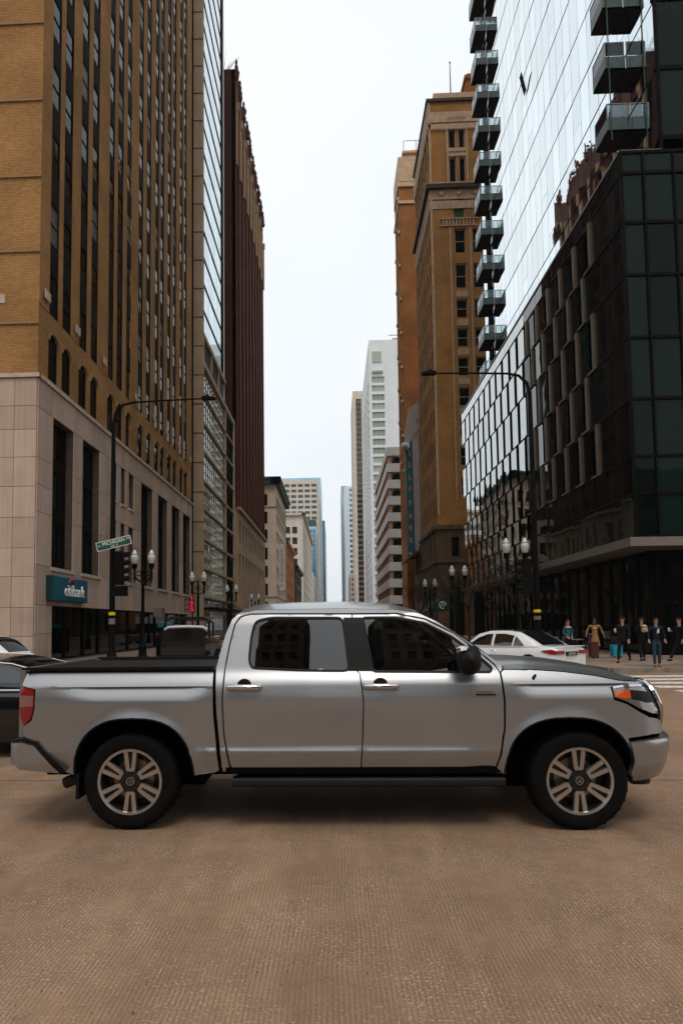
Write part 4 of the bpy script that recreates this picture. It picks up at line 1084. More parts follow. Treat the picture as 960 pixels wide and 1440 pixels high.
def panel(poly, S, holes=(), dx=.06, dz=.02, thick=.02, gap=.003):
    """sheet cut to a 2D outline and laid on the surface S(u, v, inset); rims turn inwards by `thick`"""
    if gap: poly = shrink(poly, gap)
    loops = [resample(poly, .03)]+[resample(h, .03) for h in holes]
    verts = []; edges = []
    for L_ in loops:
        b = len(verts); verts += [Vector(p) for p in L_]; edges += [(b+i, b+(i+1) % len(L_)) for i in range(len(L_))]
    nb = len(verts)
    x0 = min(p[0] for p in poly); x1 = max(p[0] for p in poly); z0 = min(p[1] for p in poly); z1 = max(p[1] for p in poly)
    small = [shrink(list(l), min(dx, dz)*.35) if i == 0 else shrink(list(l), -min(dx, dz)*.35) for i, l in enumerate(loops)]
    nx = int((x1-x0)/dx)+1; zz = [z for z in CREASE if z0 < z < z1]
    k0 = int(z0/dz); zz += [dz*j for j in range(k0, int(z1/dz)+2) if all(abs(dz*j-z) > dz*.42 for z in CREASE)]; zz.sort()
    for i in range(nx+1):
        for j, zc in enumerate(zz):
            p = (x0+dx*(i+(.5 if j % 2 and zc not in CREASE else 0)), zc)
            if pip(p, small[0]) and not any(pip(p, h) for h in small[1:]): verts.append(Vector(p))
    kz = max(1, dx/dz)
    v2, e2, f2, ov, oe, of = delaunay_2d_cdt([Vector((v[0], v[1]*kz)) for v in verts], edges, [], 0, 1e-6)
    v2 = [(v[0], v[1]/kz) for v in v2]
    P = loops[0]; H = loops[1:]
    tris = []
    for f in f2:
        c = (sum(v2[i][0] for i in f)/len(f), sum(v2[i][1] for i in f)/len(f))
        if pip(c, P) and not any(pip(c, h) for h in H): tris.append(list(f))
    mb = MB(); mb.add([S(v[0], v[1], 0) for v in v2], tris)
    if thick:
        for L_ in loops:
            n = len(L_); a = [S(p[0], p[1], 0) for p in L_]; b = [S(p[0], p[1], thick) for p in L_]
            mb.add(a+b, [(i, (i+1) % n, n+(i+1) % n, n+i) for i in range(n)])
    return mb
def arch_pts(cx, cz, rx, rz, a0, a1, n=18, p=2.4):
    out = []
    for i in range(n+1):
        a = R(a0+(a1-a0)*i/n); c, s = math.cos(a), math.sin(a)
        out.append((cx+rx*math.copysign(abs(c)**(2/p), c), cz+rz*math.copysign(abs(s)**(2/p), s)))
    return out

def wheel(root, c, R_, rim_r, w, spokes, near=1, name='wheel', flip=1, twin=True, steer=0):
    """lathe tyre plus alloy with twin spokes; axis along local y, outer face towards -y when flip=1"""
    o = bpy.data.objects.new(name, None); COL.objects.link(o); o.parent = root; o.location = c; o.rotation_euler = (0, 0, steer+(0 if flip > 0 else math.pi)); W[o] = Vector()
    t = MB(); n = 56
    pr = [(rim_r-.012, 0), (rim_r-.012, -w*.44), (rim_r+.004, -w*.47), (rim_r+.03, -w*.475), (R_*.86, -w*.5), (R_*.94, -w*.47), (R_*.985, -w*.40), (R_, -w*.30), (R_, w*.30), (R_*.985, w*.40), (R_*.9, w*.5), (rim_r, w*.45), (rim_r-.012, 0)]
    t.lathe(pr, n, (0, 0, 0), 'y', cap=False)
    for i in range(60):      # tread blocks
        a = 2*math.pi*i/60
        if i % 2: continue
        for y in (-w*.36, w*.1):
            ca, sa = math.cos(a), math.sin(a); u = Vector((ca, 0, sa)); tt = Vector((-sa, 0, ca))
            p = u*(R_+.001); t.add([p-tt*.008+Vector((0, y, 0)), p+tt*.008+Vector((0, y, 0)), p+tt*.008+Vector((0, y+w*.28, 0)), p-tt*.008+Vector((0, y+w*.28, 0)),
                p-tt*.008+u*.005+Vector((0, y, 0)), p+tt*.008+u*.005+Vector((0, y, 0)), p+tt*.008+u*.005+Vector((0, y+w*.28, 0)), p-tt*.008+u*.005+Vector((0, y+w*.28, 0))], [(4, 5, 6, 7), (0, 1, 5, 4), (1, 2, 6, 5), (2, 3, 7, 6), (3, 0, 4, 7)])
    t.build('tyre', ['rubber'], o, smooth=True, angle=35)
    b = MB(); b.lathe([(rim_r-.012, -w*.44), (rim_r-.028, -w*.40), (rim_r-.045, -w*.1), (rim_r-.05, w*.3)], n, (0, 0, 0), 'y', cap=False); b.lathe([(.001, w*.02), (rim_r-.05, w*.02)], n, (0, 0, 0), 'y', cap=False); b.build('rim_barrel', ['rim_dark'], o, smooth=True)
    b = MB(); b.lathe([(rim_r-.03, -w*.415), (rim_r-.026, -w*.46), (rim_r-.006, -w*.475), (rim_r-.002, -w*.44)], n, (0, 0, 0), 'y', cap=False); b.build('rim_lip', ['rim_silver'], o, smooth=True)
    b = MB(); b.lathe([(.001, -w*.0), (rim_r*.62, -w*.0), (rim_r*.62, w*.06)], 32, (0, 0, 0), 'y', cap=False); b.build('brake_disc', ['brake'], o)
    ri = rim_r*.33; ro = rim_r-.024
    def sp(u0, s0, u1, s1, wd0, wd1, y0, y1, th):
        vs = []
        for (u, s, wd, y) in ((u0, s0, wd0, y0), (u1, s1, wd1, y1)):
            for d in (0, th):
                for sg in (-1, 1): vs.append((s+sg*wd*(1 if d == 0 else 1.15), y+d, u))
        return vs, [(0, 1, 5, 4), (2, 6, 7, 3), (0, 4, 6, 2), (1, 3, 7, 5), (0, 2, 3, 1), (4, 5, 7, 6)]
    sm = MB()
    if twin:
        k = rim_r/.27
        for sg in (-1, 1):
            vs, fs = sp(ri*1.02, sg*.021*k, ro, sg*.038*k,   .0150*k, .0175*k, -w*.40, -w*.43, .035); sm.add(vs, fs)
        sm.box(-.031*k, .031*k, -w*.40, -w*.40+.035, ri*.92, ri*1.2)
    else:
        vs, fs = sp(ri*.6, 0, ro, 0, .02, .015, -w*.40, -w*.43, .03); sm.add(vs, fs)
    sme = sm.mesh('spoke', ['rim_silver'])
    dm = MB(); dm.box(-.018, .018, -w*.33, -w*.3, ri, ro); dme = dm.mesh('spoke_web', ['rim_dark'])
    for i in range(spokes):
        for me, nm in ((sme, 'spoke'), (dme, 'spoke_web')):
            q = bpy.data.objects.new(nm, me); COL.objects.link(q); q.parent = o; q.rotation_euler = (0, 2*math.pi*i/spokes, 0)
    h = MB(); h.lathe([(.001, -w*.40), (ri*.38, -w*.40), (ri*.45, -w*.37), (ri*.95, -w*.36), (ri*1.08, -w*.30), (ri*1.08, -w*.1)], 28, (0, 0, 0), 'y', cap=False)
    for i in range(6):
        a = R(30+60*i); h.lathe([(.011, -w*.40), (.011, -w*.34)], 6, (ri*.7*math.cos(a), 0, ri*.7*math.sin(a)), 'y')
    h.build('hub', ['rim_dark'], o, smooth=True)
    h = MB(); h.lathe([(ri*.30, -w*.41), (ri*.36, -w*.41), (ri*.36, -w*.40)], 24, (0, 0, 0), 'y', cap=False)
    pts = [(.016*math.cos(a), -w*.412, .011*math.sin(a)) for a in [i*math.pi/6 for i in range(13)]]; h.tube(pts, .0022, 4, cap=False)
    h.tube([(.007*math.cos(a), -w*.412, .010*math.sin(a)) for a in [i*math.pi/6 for i in range(13)]], .0018, 4, cap=False)
    h.build('hub_badge', ['chrome'], o)
    return o

def pickup():
    X0, Y0, yaw = -1.725, 5.69, .006
    root = thing('pickup_truck', 'silver crew cab pickup truck crossing the avenue in the foreground', 'pickup truck', (X0, Y0, 0), yaw, world=False)
    HW = 1.01
    # plan path of the near side: straight, then wrapping round the nose; s = distance along it
    plan = [(-.96, .035), (-.90, .010), (-.80, .0), (3.80, .0), (4.0, .004), (4.14, .016), (4.26, .045), (4.36, .095), (4.44, .17), (4.50, .28), (4.545, .42), (4.575, .62), (4.59, 1.01)]
    ss = [plan[0][0]]
    for a, b in zip(plan, plan[1:]): ss.append(ss[-1]+math.dist(a, b))
    k0 = ss[2]-plan[2][0]; ss = [q-k0 for q in ss]
    def path(s):
        x = interp(s, ss, [p[0] for p in plan]); y = interp(s, ss, [p[1] for p in plan])
        e = .05; xa, ya = interp(s-e, ss, [p[0] for p in plan]), interp(s-e, ss, [p[1] for p in plan]); xb, yb = interp(s+e, ss, [p[0] for p in plan]), interp(s+e, ss, [p[1] for p in plan])
        t = Vector((xb-xa, yb-ya)); t = t.normalized() if t.length > 1e-6 else Vector((1, 0))
        return Vector((x, y)), Vector((-t.y, t.x))
    GZ = [0, 1.0, 1.05, 1.10, 1.14, 1.186, 1.21, 1.24, 1.27, 1.30, 1.33, 1.5, 1.7, 1.78, 1.83, 1.90]; GV = [0, 0, .001, .0038, .0075, .014, .023, .038, .054, .070, .083, .142, .215, .25, .31, .5]
    def inset(s, z):
        v = interp(z, GZ, GV)
        # nose leans back
        v += smooth01((s-3.95)/.7)*interp(z, [.72, .95, 1.10, 1.18, 1.30], [0, .03, .09, .15, .25])*1.0
        # sill tuck
        v += interp(z, [.40, .48, .58, .645], [.085, .055, .018, 0])
        # crease ledge along the doors
        f = smooth01((s-.55)/.15)*(1-smooth01((s-2.75)/.22))
        v += f*interp(z, [.60, .642, .650, .682, .80, .98, 1.18], [.0, -.004, -.003, .010, .007, .0, 0])
        g = interp(z, [.7, .95, 1.1, 1.18], [.020, .0, -.005, 0])*(1-.2*f)
        v += g*(1-smooth01((s-3.9)/.3))
        # hollow under the shoulder line on bed and front wing
        a = smooth01((s+.72)/.45)*(1-smooth01((s-.45)/.3))+smooth01((s-3.15)/.2)*(1-smooth01((s-4.0)/.15))
        v += a*interp(z, [1.04, 1.06, 1.172, 1.186], [0, .0, .030, 0])
        # wheel-arch flares
        for cx, rx in ((.03, .51), (3.62, .52)):
            d = math.hypot((s-cx)/rx, (z-.40)/.52)-1.0
            if z > .3: v -= .030*max(0, 1-max(0, d)/.22)**1.5 if d < .22 else 0
        return v
    def S(s, z, d=0):
        p, n = path(s); q = p+n*(inset(s, z)+d); return Vector((q.x, q.y, z))
    def Sm(s, z, d=0):
        v = S(s, z, d); return Vector((v.x, 2*HW-v.y, v.z))
    def both(name, poly, mat, holes=(), label=None, far=True, **kw):
        for fn in ((S, Sm) if far else (S,)):
            o = panel(poly, fn, holes, **kw).build(name, [mat], root, smooth=True, angle=32)
        return o
    RW = arch_pts(.03, .40, .505, .525, 180, 0, 22, 2.5)           # rear wheel opening
    FW = arch_pts(3.615, .40, .515, .515, 180, 0, 22, 2.5)
    bed = [(-.93, 1.335), (-.94, 1.20), (-.80, 1.165), (-.80, 1.01), (-.825, .915), (-.91, .85), (-.89, .765), (-.765, .72), (-.565, .47), (-.475, .445)]+[(x, max(z, .44)) for x, z in RW]+[(.70, .46), (.745, .48), (.708, .95), (.70, 1.335)]
    both('bed_side', bed, 'paint', dz=.014, dx=.05)
    both('tail_light', [(-.925, 1.205), (-.805, 1.16), (-.805, 1.012), (-.83, .92), (-.905, .86), (-.945, .95), (-.945, 1.12)], 'tail_red', gap=.006, thick=.04)
    both('reverse_light', [(-.935, 1.12), (-.812, 1.115), (-.812, 1.03), (-.94, 1.02)], 'lens_back', gap=.0, thick=.0, far=True)
    for o in [c for c in root.children if c.name.startswith('reverse_light')]:
        for v in o.data.vertices: v.co.y += -.004 if v.co.y < 1 else .004
    winF = rounded([(1.975, 1.742), (2.257, 1.741), (2.49, 1.692), (2.716, 1.571), (2.93, 1.40), (3.02, 1.315), (3.005, 1.288), (2.045, 1.298)], .02)
    winR = rounded([(1.02, 1.335), (1.0, 1.40), (1.012, 1.586), (1.04, 1.722), (1.17, 1.750), (1.79, 1.742), (1.835, 1.305), (1.414, 1.314)], .045)
    doorF = [(1.925, .452), (1.945, .775), (1.955, 1.06), (1.930, 1.276), (1.90, 1.305), (1.878, 1.775), (2.26, 1.774), (2.50, 1.724), (2.735, 1.60), (2.955, 1.422), (3.05, 1.335), (3.083, 1.278), (3.097, 1.052), (3.095, .826), (3.058, .601), (3.01, .452)]
    doorR = [(.90, .452), (.841, .523), (.797, .78), (.786, 1.067), (.798, 1.325), (.828, 1.528), (.865, 1.70), (.91, 1.76), (.99, 1.782), (1.166, 1.784), (1.874, 1.776), (1.896, 1.305), (1.926, 1.276), (1.951, 1.06), (1.941, .775), (1.921, .452)]
    both('front_door', doorF, 'paint', [winF]); both('rear_door', doorR, 'paint', [winR])
    # black window surrounds and B pillar
    def offs(fn, e): return lambda s, z, d=0: fn(s, z, d-e)
    pil = [(1.80, 1.748), (1.972, 1.748), (2.04, 1.297), (1.83, 1.300)]
    for fn in (S, Sm):
        panel(pil, offs(fn, .003), gap=0, thick=.01, holes=()).build('window_pillar', ['trim_black'], root, smooth=True)
        for w in (winF, winR):
            panel(shrink(w, -.014), offs(fn, .004), [shrink(w, .004)], gap=0, thick=.012).build('window_seal', ['trim_black'], root, smooth=True)
        panel(winF, offs(fn, -.008), gap=0, thick=0).build('front_window', ['car_glass'], root, smooth=True)
        panel(winR, offs(fn, -.008), gap=0, thick=0).build('rear_window', ['car_glass_dark'], root, smooth=True)
    # cab shell: rear quarter, roof rail and A pillar in one sheet round the doors
    cab = [(.775, .47), (.735, .95), (.718, 1.326), (.742, 1.441), (.785, 1.618), (.835, 1.745), (.90, 1.80), (1.05, 1.823), (1.777, 1.828), (2.264, 1.812), (2.46, 1.775), (2.61, 1.70), (2.79, 1.575), (3.0, 1.42), (3.11, 1.335),
           (3.10, 1.29)]+[(3.085, 1.285), (3.055, 1.343), (2.96, 1.432), (2.74, 1.61), (2.505, 1.734), (2.262, 1.784), (1.875, 1.785), (1.166, 1.793), (.985, 1.791), (.90, 1.768), (.856, 1.702), (.82, 1.528), (.789, 1.325), (.777, 1.067), (.788, .78), (.832, .51), (.86, .47)]
    both('cab_side', cab, 'paint', gap=.001, dz=.012, dx=.04)
    fend = [(3.10, 1.285), (3.12, 1.300), (3.35, 1.298), (3.6, 1.280), (3.85, 1.247), (4.05, 1.207), (4.3, 1.185), (4.70, 1.170), (4.70, 1.148), (4.46, 1.14), (4.29, 1.168), (4.10, 1.174), (3.975, 1.152), (3.985, 1.055), (4.09, 1.02), (4.20, .955), (4.30, .905), (4.42, .885), (4.50, .86), (4.50, .765), (4.30, .762), (4.09, .742)]+[(x, z) for x, z in FW[::-1] if z > .46]+[(3.115, .452), (3.02, .452), (3.068, .601), (3.105, .826), (3.107, 1.052), (3.093, 1.278)]
    both('front_fender', fend, 'paint', dz=.014, dx=.045)
    # head lamps: amber corner, clear lens, chrome edge
    both('headlight', [(3.985, 1.145), (4.10, 1.165), (4.28, 1.16), (4.44, 1.13), (4.47, 1.02), (4.46, .915), (4.34, .93), (4.21, .975), (4.09, 1.035), (3.99, 1.07)], 'lens_clear', gap=.004, thick=.05)
    for fn in (S, Sm):
        panel([(3.995, 1.128), (4.13, 1.130), (4.13, 1.068), (4.08, 1.060), (4.0, 1.078)], offs(fn, .006), gap=0, thick=.005).build('amber_reflector', ['lens_amber'], root, smooth=True)
        panel([(4.135, 1.130), (4.42, 1.10), (4.43, 1.02), (4.30, 1.02), (4.14, 1.06)], offs(fn, .005), gap=0, thick=.005).build('lamp_housing', ['trim_black'], root, smooth=True)
        panel([(3.99, 1.158), (4.10, 1.176), (4.30, 1.17), (4.30, 1.152), (4.10, 1.158), (3.99, 1.142)], offs(fn, .008), gap=0, thick=.006).build('lamp_trim', ['chrome'], root, smooth=True)
    # fascia between the lamps: paint surround, black grille, chrome bars
    def FN(y, z, out=0):
        d = abs(y-HW); x = interp(HW-d, [0.0, .045, .095, .17, .28, .42, .62, 1.01], [4.1, 4.26, 4.36, 4.44, 4.50, 4.545, 4.575, 4.59])
        return x-interp(z, [.72, .95, 1.10, 1.18, 1.26], [0, .03, .09, .15, .26])+out
    b = MB(); b.grid(lambda u, v: (FN(.30+u*(2*HW-.6), .74+v*.41, -.03), .30+u*(2*HW-.6), .74+v*.41), 24, 10); b.build('grille_back', ['trim_black'], root, smooth=True)
    b = MB()
    pts = [(y, z) for y, z in ((.42, 1.14), (.36, .98), (.50, .78), (1.01, .76), (1.52, .78), (1.66, .98), (1.60, 1.14), (1.01, 1.15))]; pts = resample(rounded(pts, .08), .06)
    b.tube([(FN(y, z, .015), y, z) for y, z in pts+pts[:1]], .032, 8, cap=False); b.build('grille_surround', ['chrome'], root, smooth=True)
    for k in range(8):
        z = .82+k*.042; b = MB(); ys = [.44+i*.057*1.0 for i in range(21)]
        b.tube([(FN(y, z, .004), y, z) for y in ys], .009, 6); b.build('grille_bar', ['chrome'], root, smooth=True)
    for k in range(14):
        y = .46+k*.085
        b = MB(); b.tube([(FN(y, z, .0), y, z) for z in (.80, .9, 1.0, 1.1, 1.14)], .008, 5); b.build('grille_bar', ['chrome'], root)
    # hood with power bulge
    def hood(u, v):
        x = 3.06+u*(4.42-3.06); y = .05+v*(2*HW-.10); e = min(v, 1-v)*(2*HW-.1)
        nose = interp(x, [4.0, 4.2, 4.42], [0, .03, .11])
        lim = interp(x, [3.9, 4.10, 4.2, 4.3, 4.42], [.05, .06, .12, .22, .5])
        y = lim+v*(2*HW-2*lim); e = min(v, 1-v)*(2*HW-2*lim)
        edge = interp(x, [3.06, 3.35, 3.6, 3.85, 4.05, 4.2, 4.32, 4.42], [1.305, 1.303, 1.285, 1.252, 1.205, 1.175, 1.15, 1.12])
        mid = interp(x, [3.06, 3.4, 3.7, 4.0, 4.2, 4.32, 4.42], [1.375, 1.375, 1.35, 1.30, 1.24, 1.19, 1.12])
        f = .55*smooth01(e/.40)+.15*smooth01((e-.20)/.12)+.30*smooth01(e/1.0)
        return Vector((x, y, edge+(mid-edge)*f))
    def hood(u, v):
        s = 3.06+u*(4.75-3.06)
        E = S(s, interp(s, [3.06, 3.35, 3.6, 3.85, 4.05, 4.3, 4.75], [1.305, 1.303, 1.285, 1.252, 1.212, 1.190, 1.176]))
        w = 2*(HW-E.y); e = min(v, 1-v)*w
        mid = interp(E.x, [3.06, 3.4, 3.7, 4.0, 4.15, 4.28, 4.40], [1.375, 1.375, 1.352, 1.305, 1.262, 1.215, 1.178])
        f = .55*smooth01(e/.40)+.15*smooth01((e-.20)/.12)+.30*smooth01(e/1.0)
        return Vector((E.x+.02*math.sin(math.pi*v)*u, E.y+v*w, E.z+(mid-E.z)*f))
    b = MB(); b.grid(hood, 44, 60); b.build('hood', ['paint'], root, smooth=True, angle=60)
    b = MB(); b.tube([hood(.985, v/30)+Vector((.012, 0, -.004)) for v in range(4, 27)], .014, 8); b.build('hood_trim', ['chrome'], root, smooth=True)
    b = MB(); b.tube([(3.345, .045, 1.20), (3.352, .035, 1.235), (3.37, .03, 1.262)], [.016, .014, .010], 8); b.build('washer_nozzle', ['trim_black'], root, smooth=True)
    # cowl and wipers
    b = MB(); b.grid(lambda u, v: (2.92+u*.22, .10+v*(2*HW-.2), 1.335+.05*math.sin(math.pi*v)-.02*u), 4, 12); b.build('cowl', ['trim_black'], root, smooth=True)
    for y0 in (.35, 1.1):
        b = MB(); b.tube([(3.06, y0, 1.375), (3.0, y0+.35, 1.42), (2.94, y0+.6, 1.45)], .010, 5); b.build('wiper', ['trim_black'], root)
    # windscreen, roof, rear screen
    def roofp(x, v):
        zs = interp(x, [.86, .92, 1.05, 1.777, 2.264, 2.46], [1.775, 1.81, 1.825, 1.83, 1.814, 1.777]); ei = interp(zs, GZ, GV)
        y = ei+v*(2*HW-2*ei); c = 1-abs(2*v-1)**2.3
        h = interp(x, [.80, .90, 1.05, 1.4, 1.9, 2.3, 2.46], [.02, .055, .075, .082, .082, .068, .05])
        return Vector((x, y, zs+h*c))
    b = MB(); b.grid(lambda u, v: roofp(.86+u*(2.46-.86), v), 30, 30); b.build('roof', ['paint'], root, smooth=True, angle=60)
    for y in (.62, 1.42):
        pass
    def ws(u, v):
        a = roofp(2.455, v); x1 = 3.07+.10*math.sin(math.pi*v); z1 = 1.345+.04*math.sin(math.pi*v); yb = .105+v*(2*HW-.21)
        return Vector((a.x+(x1-a.x)*u, a.y+(yb-a.y)*u, a.z+(z1-a.z)*u+.035*math.sin(math.pi*u)))
    b = MB(); b.grid(ws, 14, 20); b.build('windscreen', ['car_glass'], root, smooth=True)
    b = MB(); b.grid(lambda u, v: Vector((.85-.13*u, .26-.17*u+v*(2*HW-.52+.34*u), 1.78-.42*u)), 6, 8); b.build('back_window', ['car_glass_dark'], root, smooth=True)
    b = MB(); b.box(.74, .80, .1, 2*HW-.1, .5, 1.36); b.build('cab_back', ['paint'], root)
    # interior
    b = MB(); b.box(.80, 3.0, .12, 2*HW-.12, .50, 1.18); b.box(2.72, 3.05, .14, 2*HW-.14, 1.18, 1.30); b.build('cab_floor', ['gap_black'], root)
    for x in (1.12, 2.05):
        for y in (.55, 1.45):
            b = MB(); prof = [(.14, 1.15), (-.02, 1.15), (-.12, 1.56), (-.02, 1.58), (.06, 1.30)]
            b.prism([(x+a, z) for a, z in prof], lambda p, q, d: (p, d, q), y-.24, y+.24); b.lathe([(.02, 1.56), (.12, 1.60), (.13, 1.70), (.02, 1.745)], 10, (x-.10, y, 0)); b.build('seat', ['seat'], root, smooth=True)
    b = MB(); b.tube([(2.60+.06*math.cos(a), .55+.18*math.sin(a), 1.28+.17*math.cos(a)) for a in [i*math.pi/8 for i in range(17)]], .016, 6, cap=False); b.build('steering_wheel', ['trim_black'], root, smooth=True)
    # bed: tonneau cover, rail caps, tailgate
    b = MB(); b.box(-.90, .70, .07, 2*HW-.07, 1.300, 1.318); b.build('tonneau_cover', ['trim_black'], root)
    for y in (.035, 2*HW-.085):
        b = MB(); b.box(-.93, .70, y, y+.05, 1.33, 1.35); b.build('rail_cap', ['trim_black'], root)
    b = MB(); b.box(-.975, -.92, .10, 2*HW-.10, .76, 1.34); b.box(-.985, -.975, .35, 2*HW-.35, .85, 1.25); b.build('tailgate', ['paint'], root)
    b = MB(); b.box(-.993, -.986, .8, 1.2, 1.20, 1.24); b.build('tailgate_handle', ['trim_black'], root)
    # frame and inner dark shell behind the gaps
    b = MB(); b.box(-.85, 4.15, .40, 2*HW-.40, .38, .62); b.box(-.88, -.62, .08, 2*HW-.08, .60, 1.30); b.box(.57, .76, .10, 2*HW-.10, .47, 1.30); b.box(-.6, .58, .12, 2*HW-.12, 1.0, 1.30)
    b.box(.85, 3.05, .40, 2*HW-.40, .27, .47); b.box(-.45, .55, .45, 2*HW-.45, .28, .5); b.box(3.0, 4.2, .42, 2*HW-.42, .27, .5); b.box(.80, 3.08, .06, 2*HW-.06, .46, .60); b.box(3.07, 4.18, .13, 2*HW-.13, .98, 1.20); b.box(-.6, 4.1, .36, 2*HW-.36, .6, 1.0); b.box(4.0, 4.40, .25, 2*HW-.25, .5, 1.1)  # lowest boxes are added to block light and darken the gap underneath
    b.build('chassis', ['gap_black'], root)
    for fn in (S, Sm):
        for A, nm in ((RW, 'wheel_well'), (FW, 'wheel_well')):
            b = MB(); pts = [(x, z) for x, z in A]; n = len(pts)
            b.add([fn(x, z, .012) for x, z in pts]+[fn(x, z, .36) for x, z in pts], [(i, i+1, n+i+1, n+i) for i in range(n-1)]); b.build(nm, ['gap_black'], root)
            b = MB(); b.tube([fn(x, max(z, .44), .008) for x, z in pts], .011, 6); b.build('arch_lip', ['paint' if False else 'trim_black'], root, smooth=True)
    # bumpers
    def BP(s, z, d=0):
        p, n = path(s); q = p+n*(-.012+interp(z, [.36, .44, .52, .66, .715, .745], [.10, .035, .0, -.03, -.032, .0])+d); return Vector((q.x, q.y, z))
    bp = [(4.085, .715)]+[(4.3, .728), (4.55, .735), (5.25, .735), (5.25, .42), (4.6, .40), (4.4, .395), (4.16, .385), (4.11, .45), (4.125, .56)]
    for fn in (BP, lambda s, z, d=0: Vector((BP(s, z, d).x, 2*HW-BP(s, z, d).y, z))):
        panel(bp, fn, [rounded([(4.52, .64), (4.75, .64), (4.75, .50), (4.54, .48)], .03)], gap=.002, thick=.06, dx=.05, dz=.02).build('front_bumper', ['paint'], root, smooth=True)
        panel(rounded([(4.50, .66), (4.78, .66), (4.78, .48), (4.52, .46)], .02), lambda s, z, d=0, fn=fn: fn(s, z, .04+d), gap=0, thick=0).build('fog_recess', ['trim_black'], root)
        panel([(4.15, .39), (4.4, .40), (5.2, .425), (5.2, .36), (4.45, .33), (4.2, .345)], lambda s, z, d=0, fn=fn: fn(s, z, d+.03), gap=0, thick=.04).build('bumper_valance', ['trim_black'], root)
    rb = [(-1.01, .715), (-.905, .735), (-.795, .705), (-.585, .47), (-.93, .50), (-.975, .54)]
    def RB(s, z, d=0): return Vector((s, -.015+.05*smooth01((-s-.9)/.12)+interp(z, [.47, .55, .7, .74], [.035, .008, 0, .004])+d, z))
    for fn in (RB, lambda s, z, d=0: Vector((s, 2*HW-RB(s, z, d).y, z))):
        panel(rb, fn, gap=.002, thick=.07).build('rear_bumper_corner', ['paint'], root, smooth=True)
        panel([(-1.0, .745), (-.905, .762), (-.775, .735), (-.555, .475), (-.585, .465), (-.80, .712), (-.905, .738), (-1.0, .718)], lambda s, z, d=0, fn=fn: fn(s, z, d+.006), gap=0, thick=.05).build('bumper_seal', ['trim_black'], root)
    b = MB(); b.box(-1.05, -.98, .12, 2*HW-.12, .52, .71); b.box(-1.03, -.9, .12, 2*HW-.12, .711, .735, 1); b.build('rear_bumper', ['paint', 'trim_black'], root)
    # running boards, exhaust, mud flaps
    for y in (-.01, 2*HW-.14):
        b = MB(); b.prism(rounded([(y+.03, .355), (y+.18, .355), (y+.18, .425), (y+.05, .425)], .02), lambda p, q, d: (d, p, q), .86, 3.10); b.build('running_board', ['trim_black'], root, smooth=True)
        for x in (1.1, 2.0, 2.9):
            b = MB(); b.box(x-.03, x+.03, y+(.1 if y < 1 else -.25), y+(.35 if y < 1 else .05), .36, .40); b.build('board_bracket', ['gap_black'], root)
    b = MB(); b.lathe([(.045, 0), (.05, .02), (.05, .22), (.035, .22), (.035, .02)], 14, (0, 0, 0), 'x', cap=False)
    for v in b.v: v.xyz = Matrix.Rotation(R(-22), 3, 'Y') @ v+Vector((-.62, .22, .345))
    b.build('exhaust_pipe', ['rim_dark'], root, smooth=True)
    for y in (.05, 2*HW-.33):
        b = MB(); b.box(-.46, -.435, y, y+.28, .25, .46); b.build('mud_flap', ['trim_black'], root)
    # handles, badge, mirrors, fuel, aerial
    for fn, sg in ((S, -1), (Sm, 1)):
        for x in (.965, 2.095):
            c = fn(x, 1.175); b = MB()
            b.tube([c+Vector((-.135, 0, 0)), c+Vector((-.125, sg*.028, 0)), c+Vector((-.05, sg*.040, .002)), c+Vector((.05, sg*.040, .002)), c+Vector((.125, sg*.028, 0)), c+Vector((.135, 0, 0))], [.020, .026, .026, .026, .026, .020], 10)
            b.build('door_handle', ['chrome'], root, smooth=True)
            b = MB(); b.lathe([(.001, sg*.002), (.055, sg*.002), (.062, -sg*.0), (.062, -sg*.02)], 24, c+Vector((0, 0, .012)), 'y', cap=False)
            for v in b.v: v.z = c.z+(v.z-c.z)*.95
            b.build('handle_cup', ['paint' if False else 'trim_black'], root, smooth=True)
        m = MB()
        pr = [(0, .0), (.055, .03), (.085, .10), (.088, .16), (.07, .215), (0, .235)]
        n = 14; vs = []
        def mp(u, v):
            a = 2*math.pi*u; k = math.sin(math.pi*v)**.55
            return Vector((2.81+.098*k*math.cos(a), 0, 1.390+.122*math.copysign(abs(math.sin(a))**.7, math.sin(a))*(k if v > 0 else 0)))+Vector((0, sg*(.02+.24*v), 0))
        c0 = fn(2.8, 1.3).y
        m.grid(lambda u, v: mp(u, v)+Vector((0, c0, 0)), 24, 12); m.build('mirror_shell', ['trim_black'], root, smooth=True, angle=80)
        q = MB(); q.grid(lambda u, v: Vector((2.70+.16*v, c0+sg*(.075+.15*u), 1.462+.035*math.sin(math.pi*u)-.012*(2*v-1)**2*2+.012)), 8, 8); q.build('mirror_cap', ['chrome'], root, smooth=True)
        q = MB(); q.tube([(2.84, c0, 1.33), (2.81, c0+sg*.08, 1.33)], [.045, .05], 8); q.build('mirror_arm', ['trim_black'], root, smooth=True)
        c = fn(2.935, 1.112); b = MB(); y = c.y+sg*.004
        b.prism([(2.835, 1.135), (3.035, 1.135), (3.035, 1.092), (2.85, 1.092)], lambda p, z, d: (p, d, z), y, y+sg*.006); b.build('badge', ['chrome'], root)
        b = MB(); b.prism([(2.862, 1.111), (3.030, 1.111), (3.030, 1.096), (2.865, 1.096)], lambda p, z, d: (p, d, z), y+sg*.006, y+sg*.008); b.build('badge_inlay', ['trim_black'], root)
        if sg < 0:
            text('PLATINUM', .022, 'trim_black', root, (2.94, y-.0075, 1.1225), (R(90), 0, 0), .001, 1.3)
    for x, st in ((.0, 0), (3.70, 0)):
        for y, fl in ((.165, 1), (2*HW-.165, -1)):
            wheel(root, (x, y, .395), .395, .276, .275, 6, flip=fl)
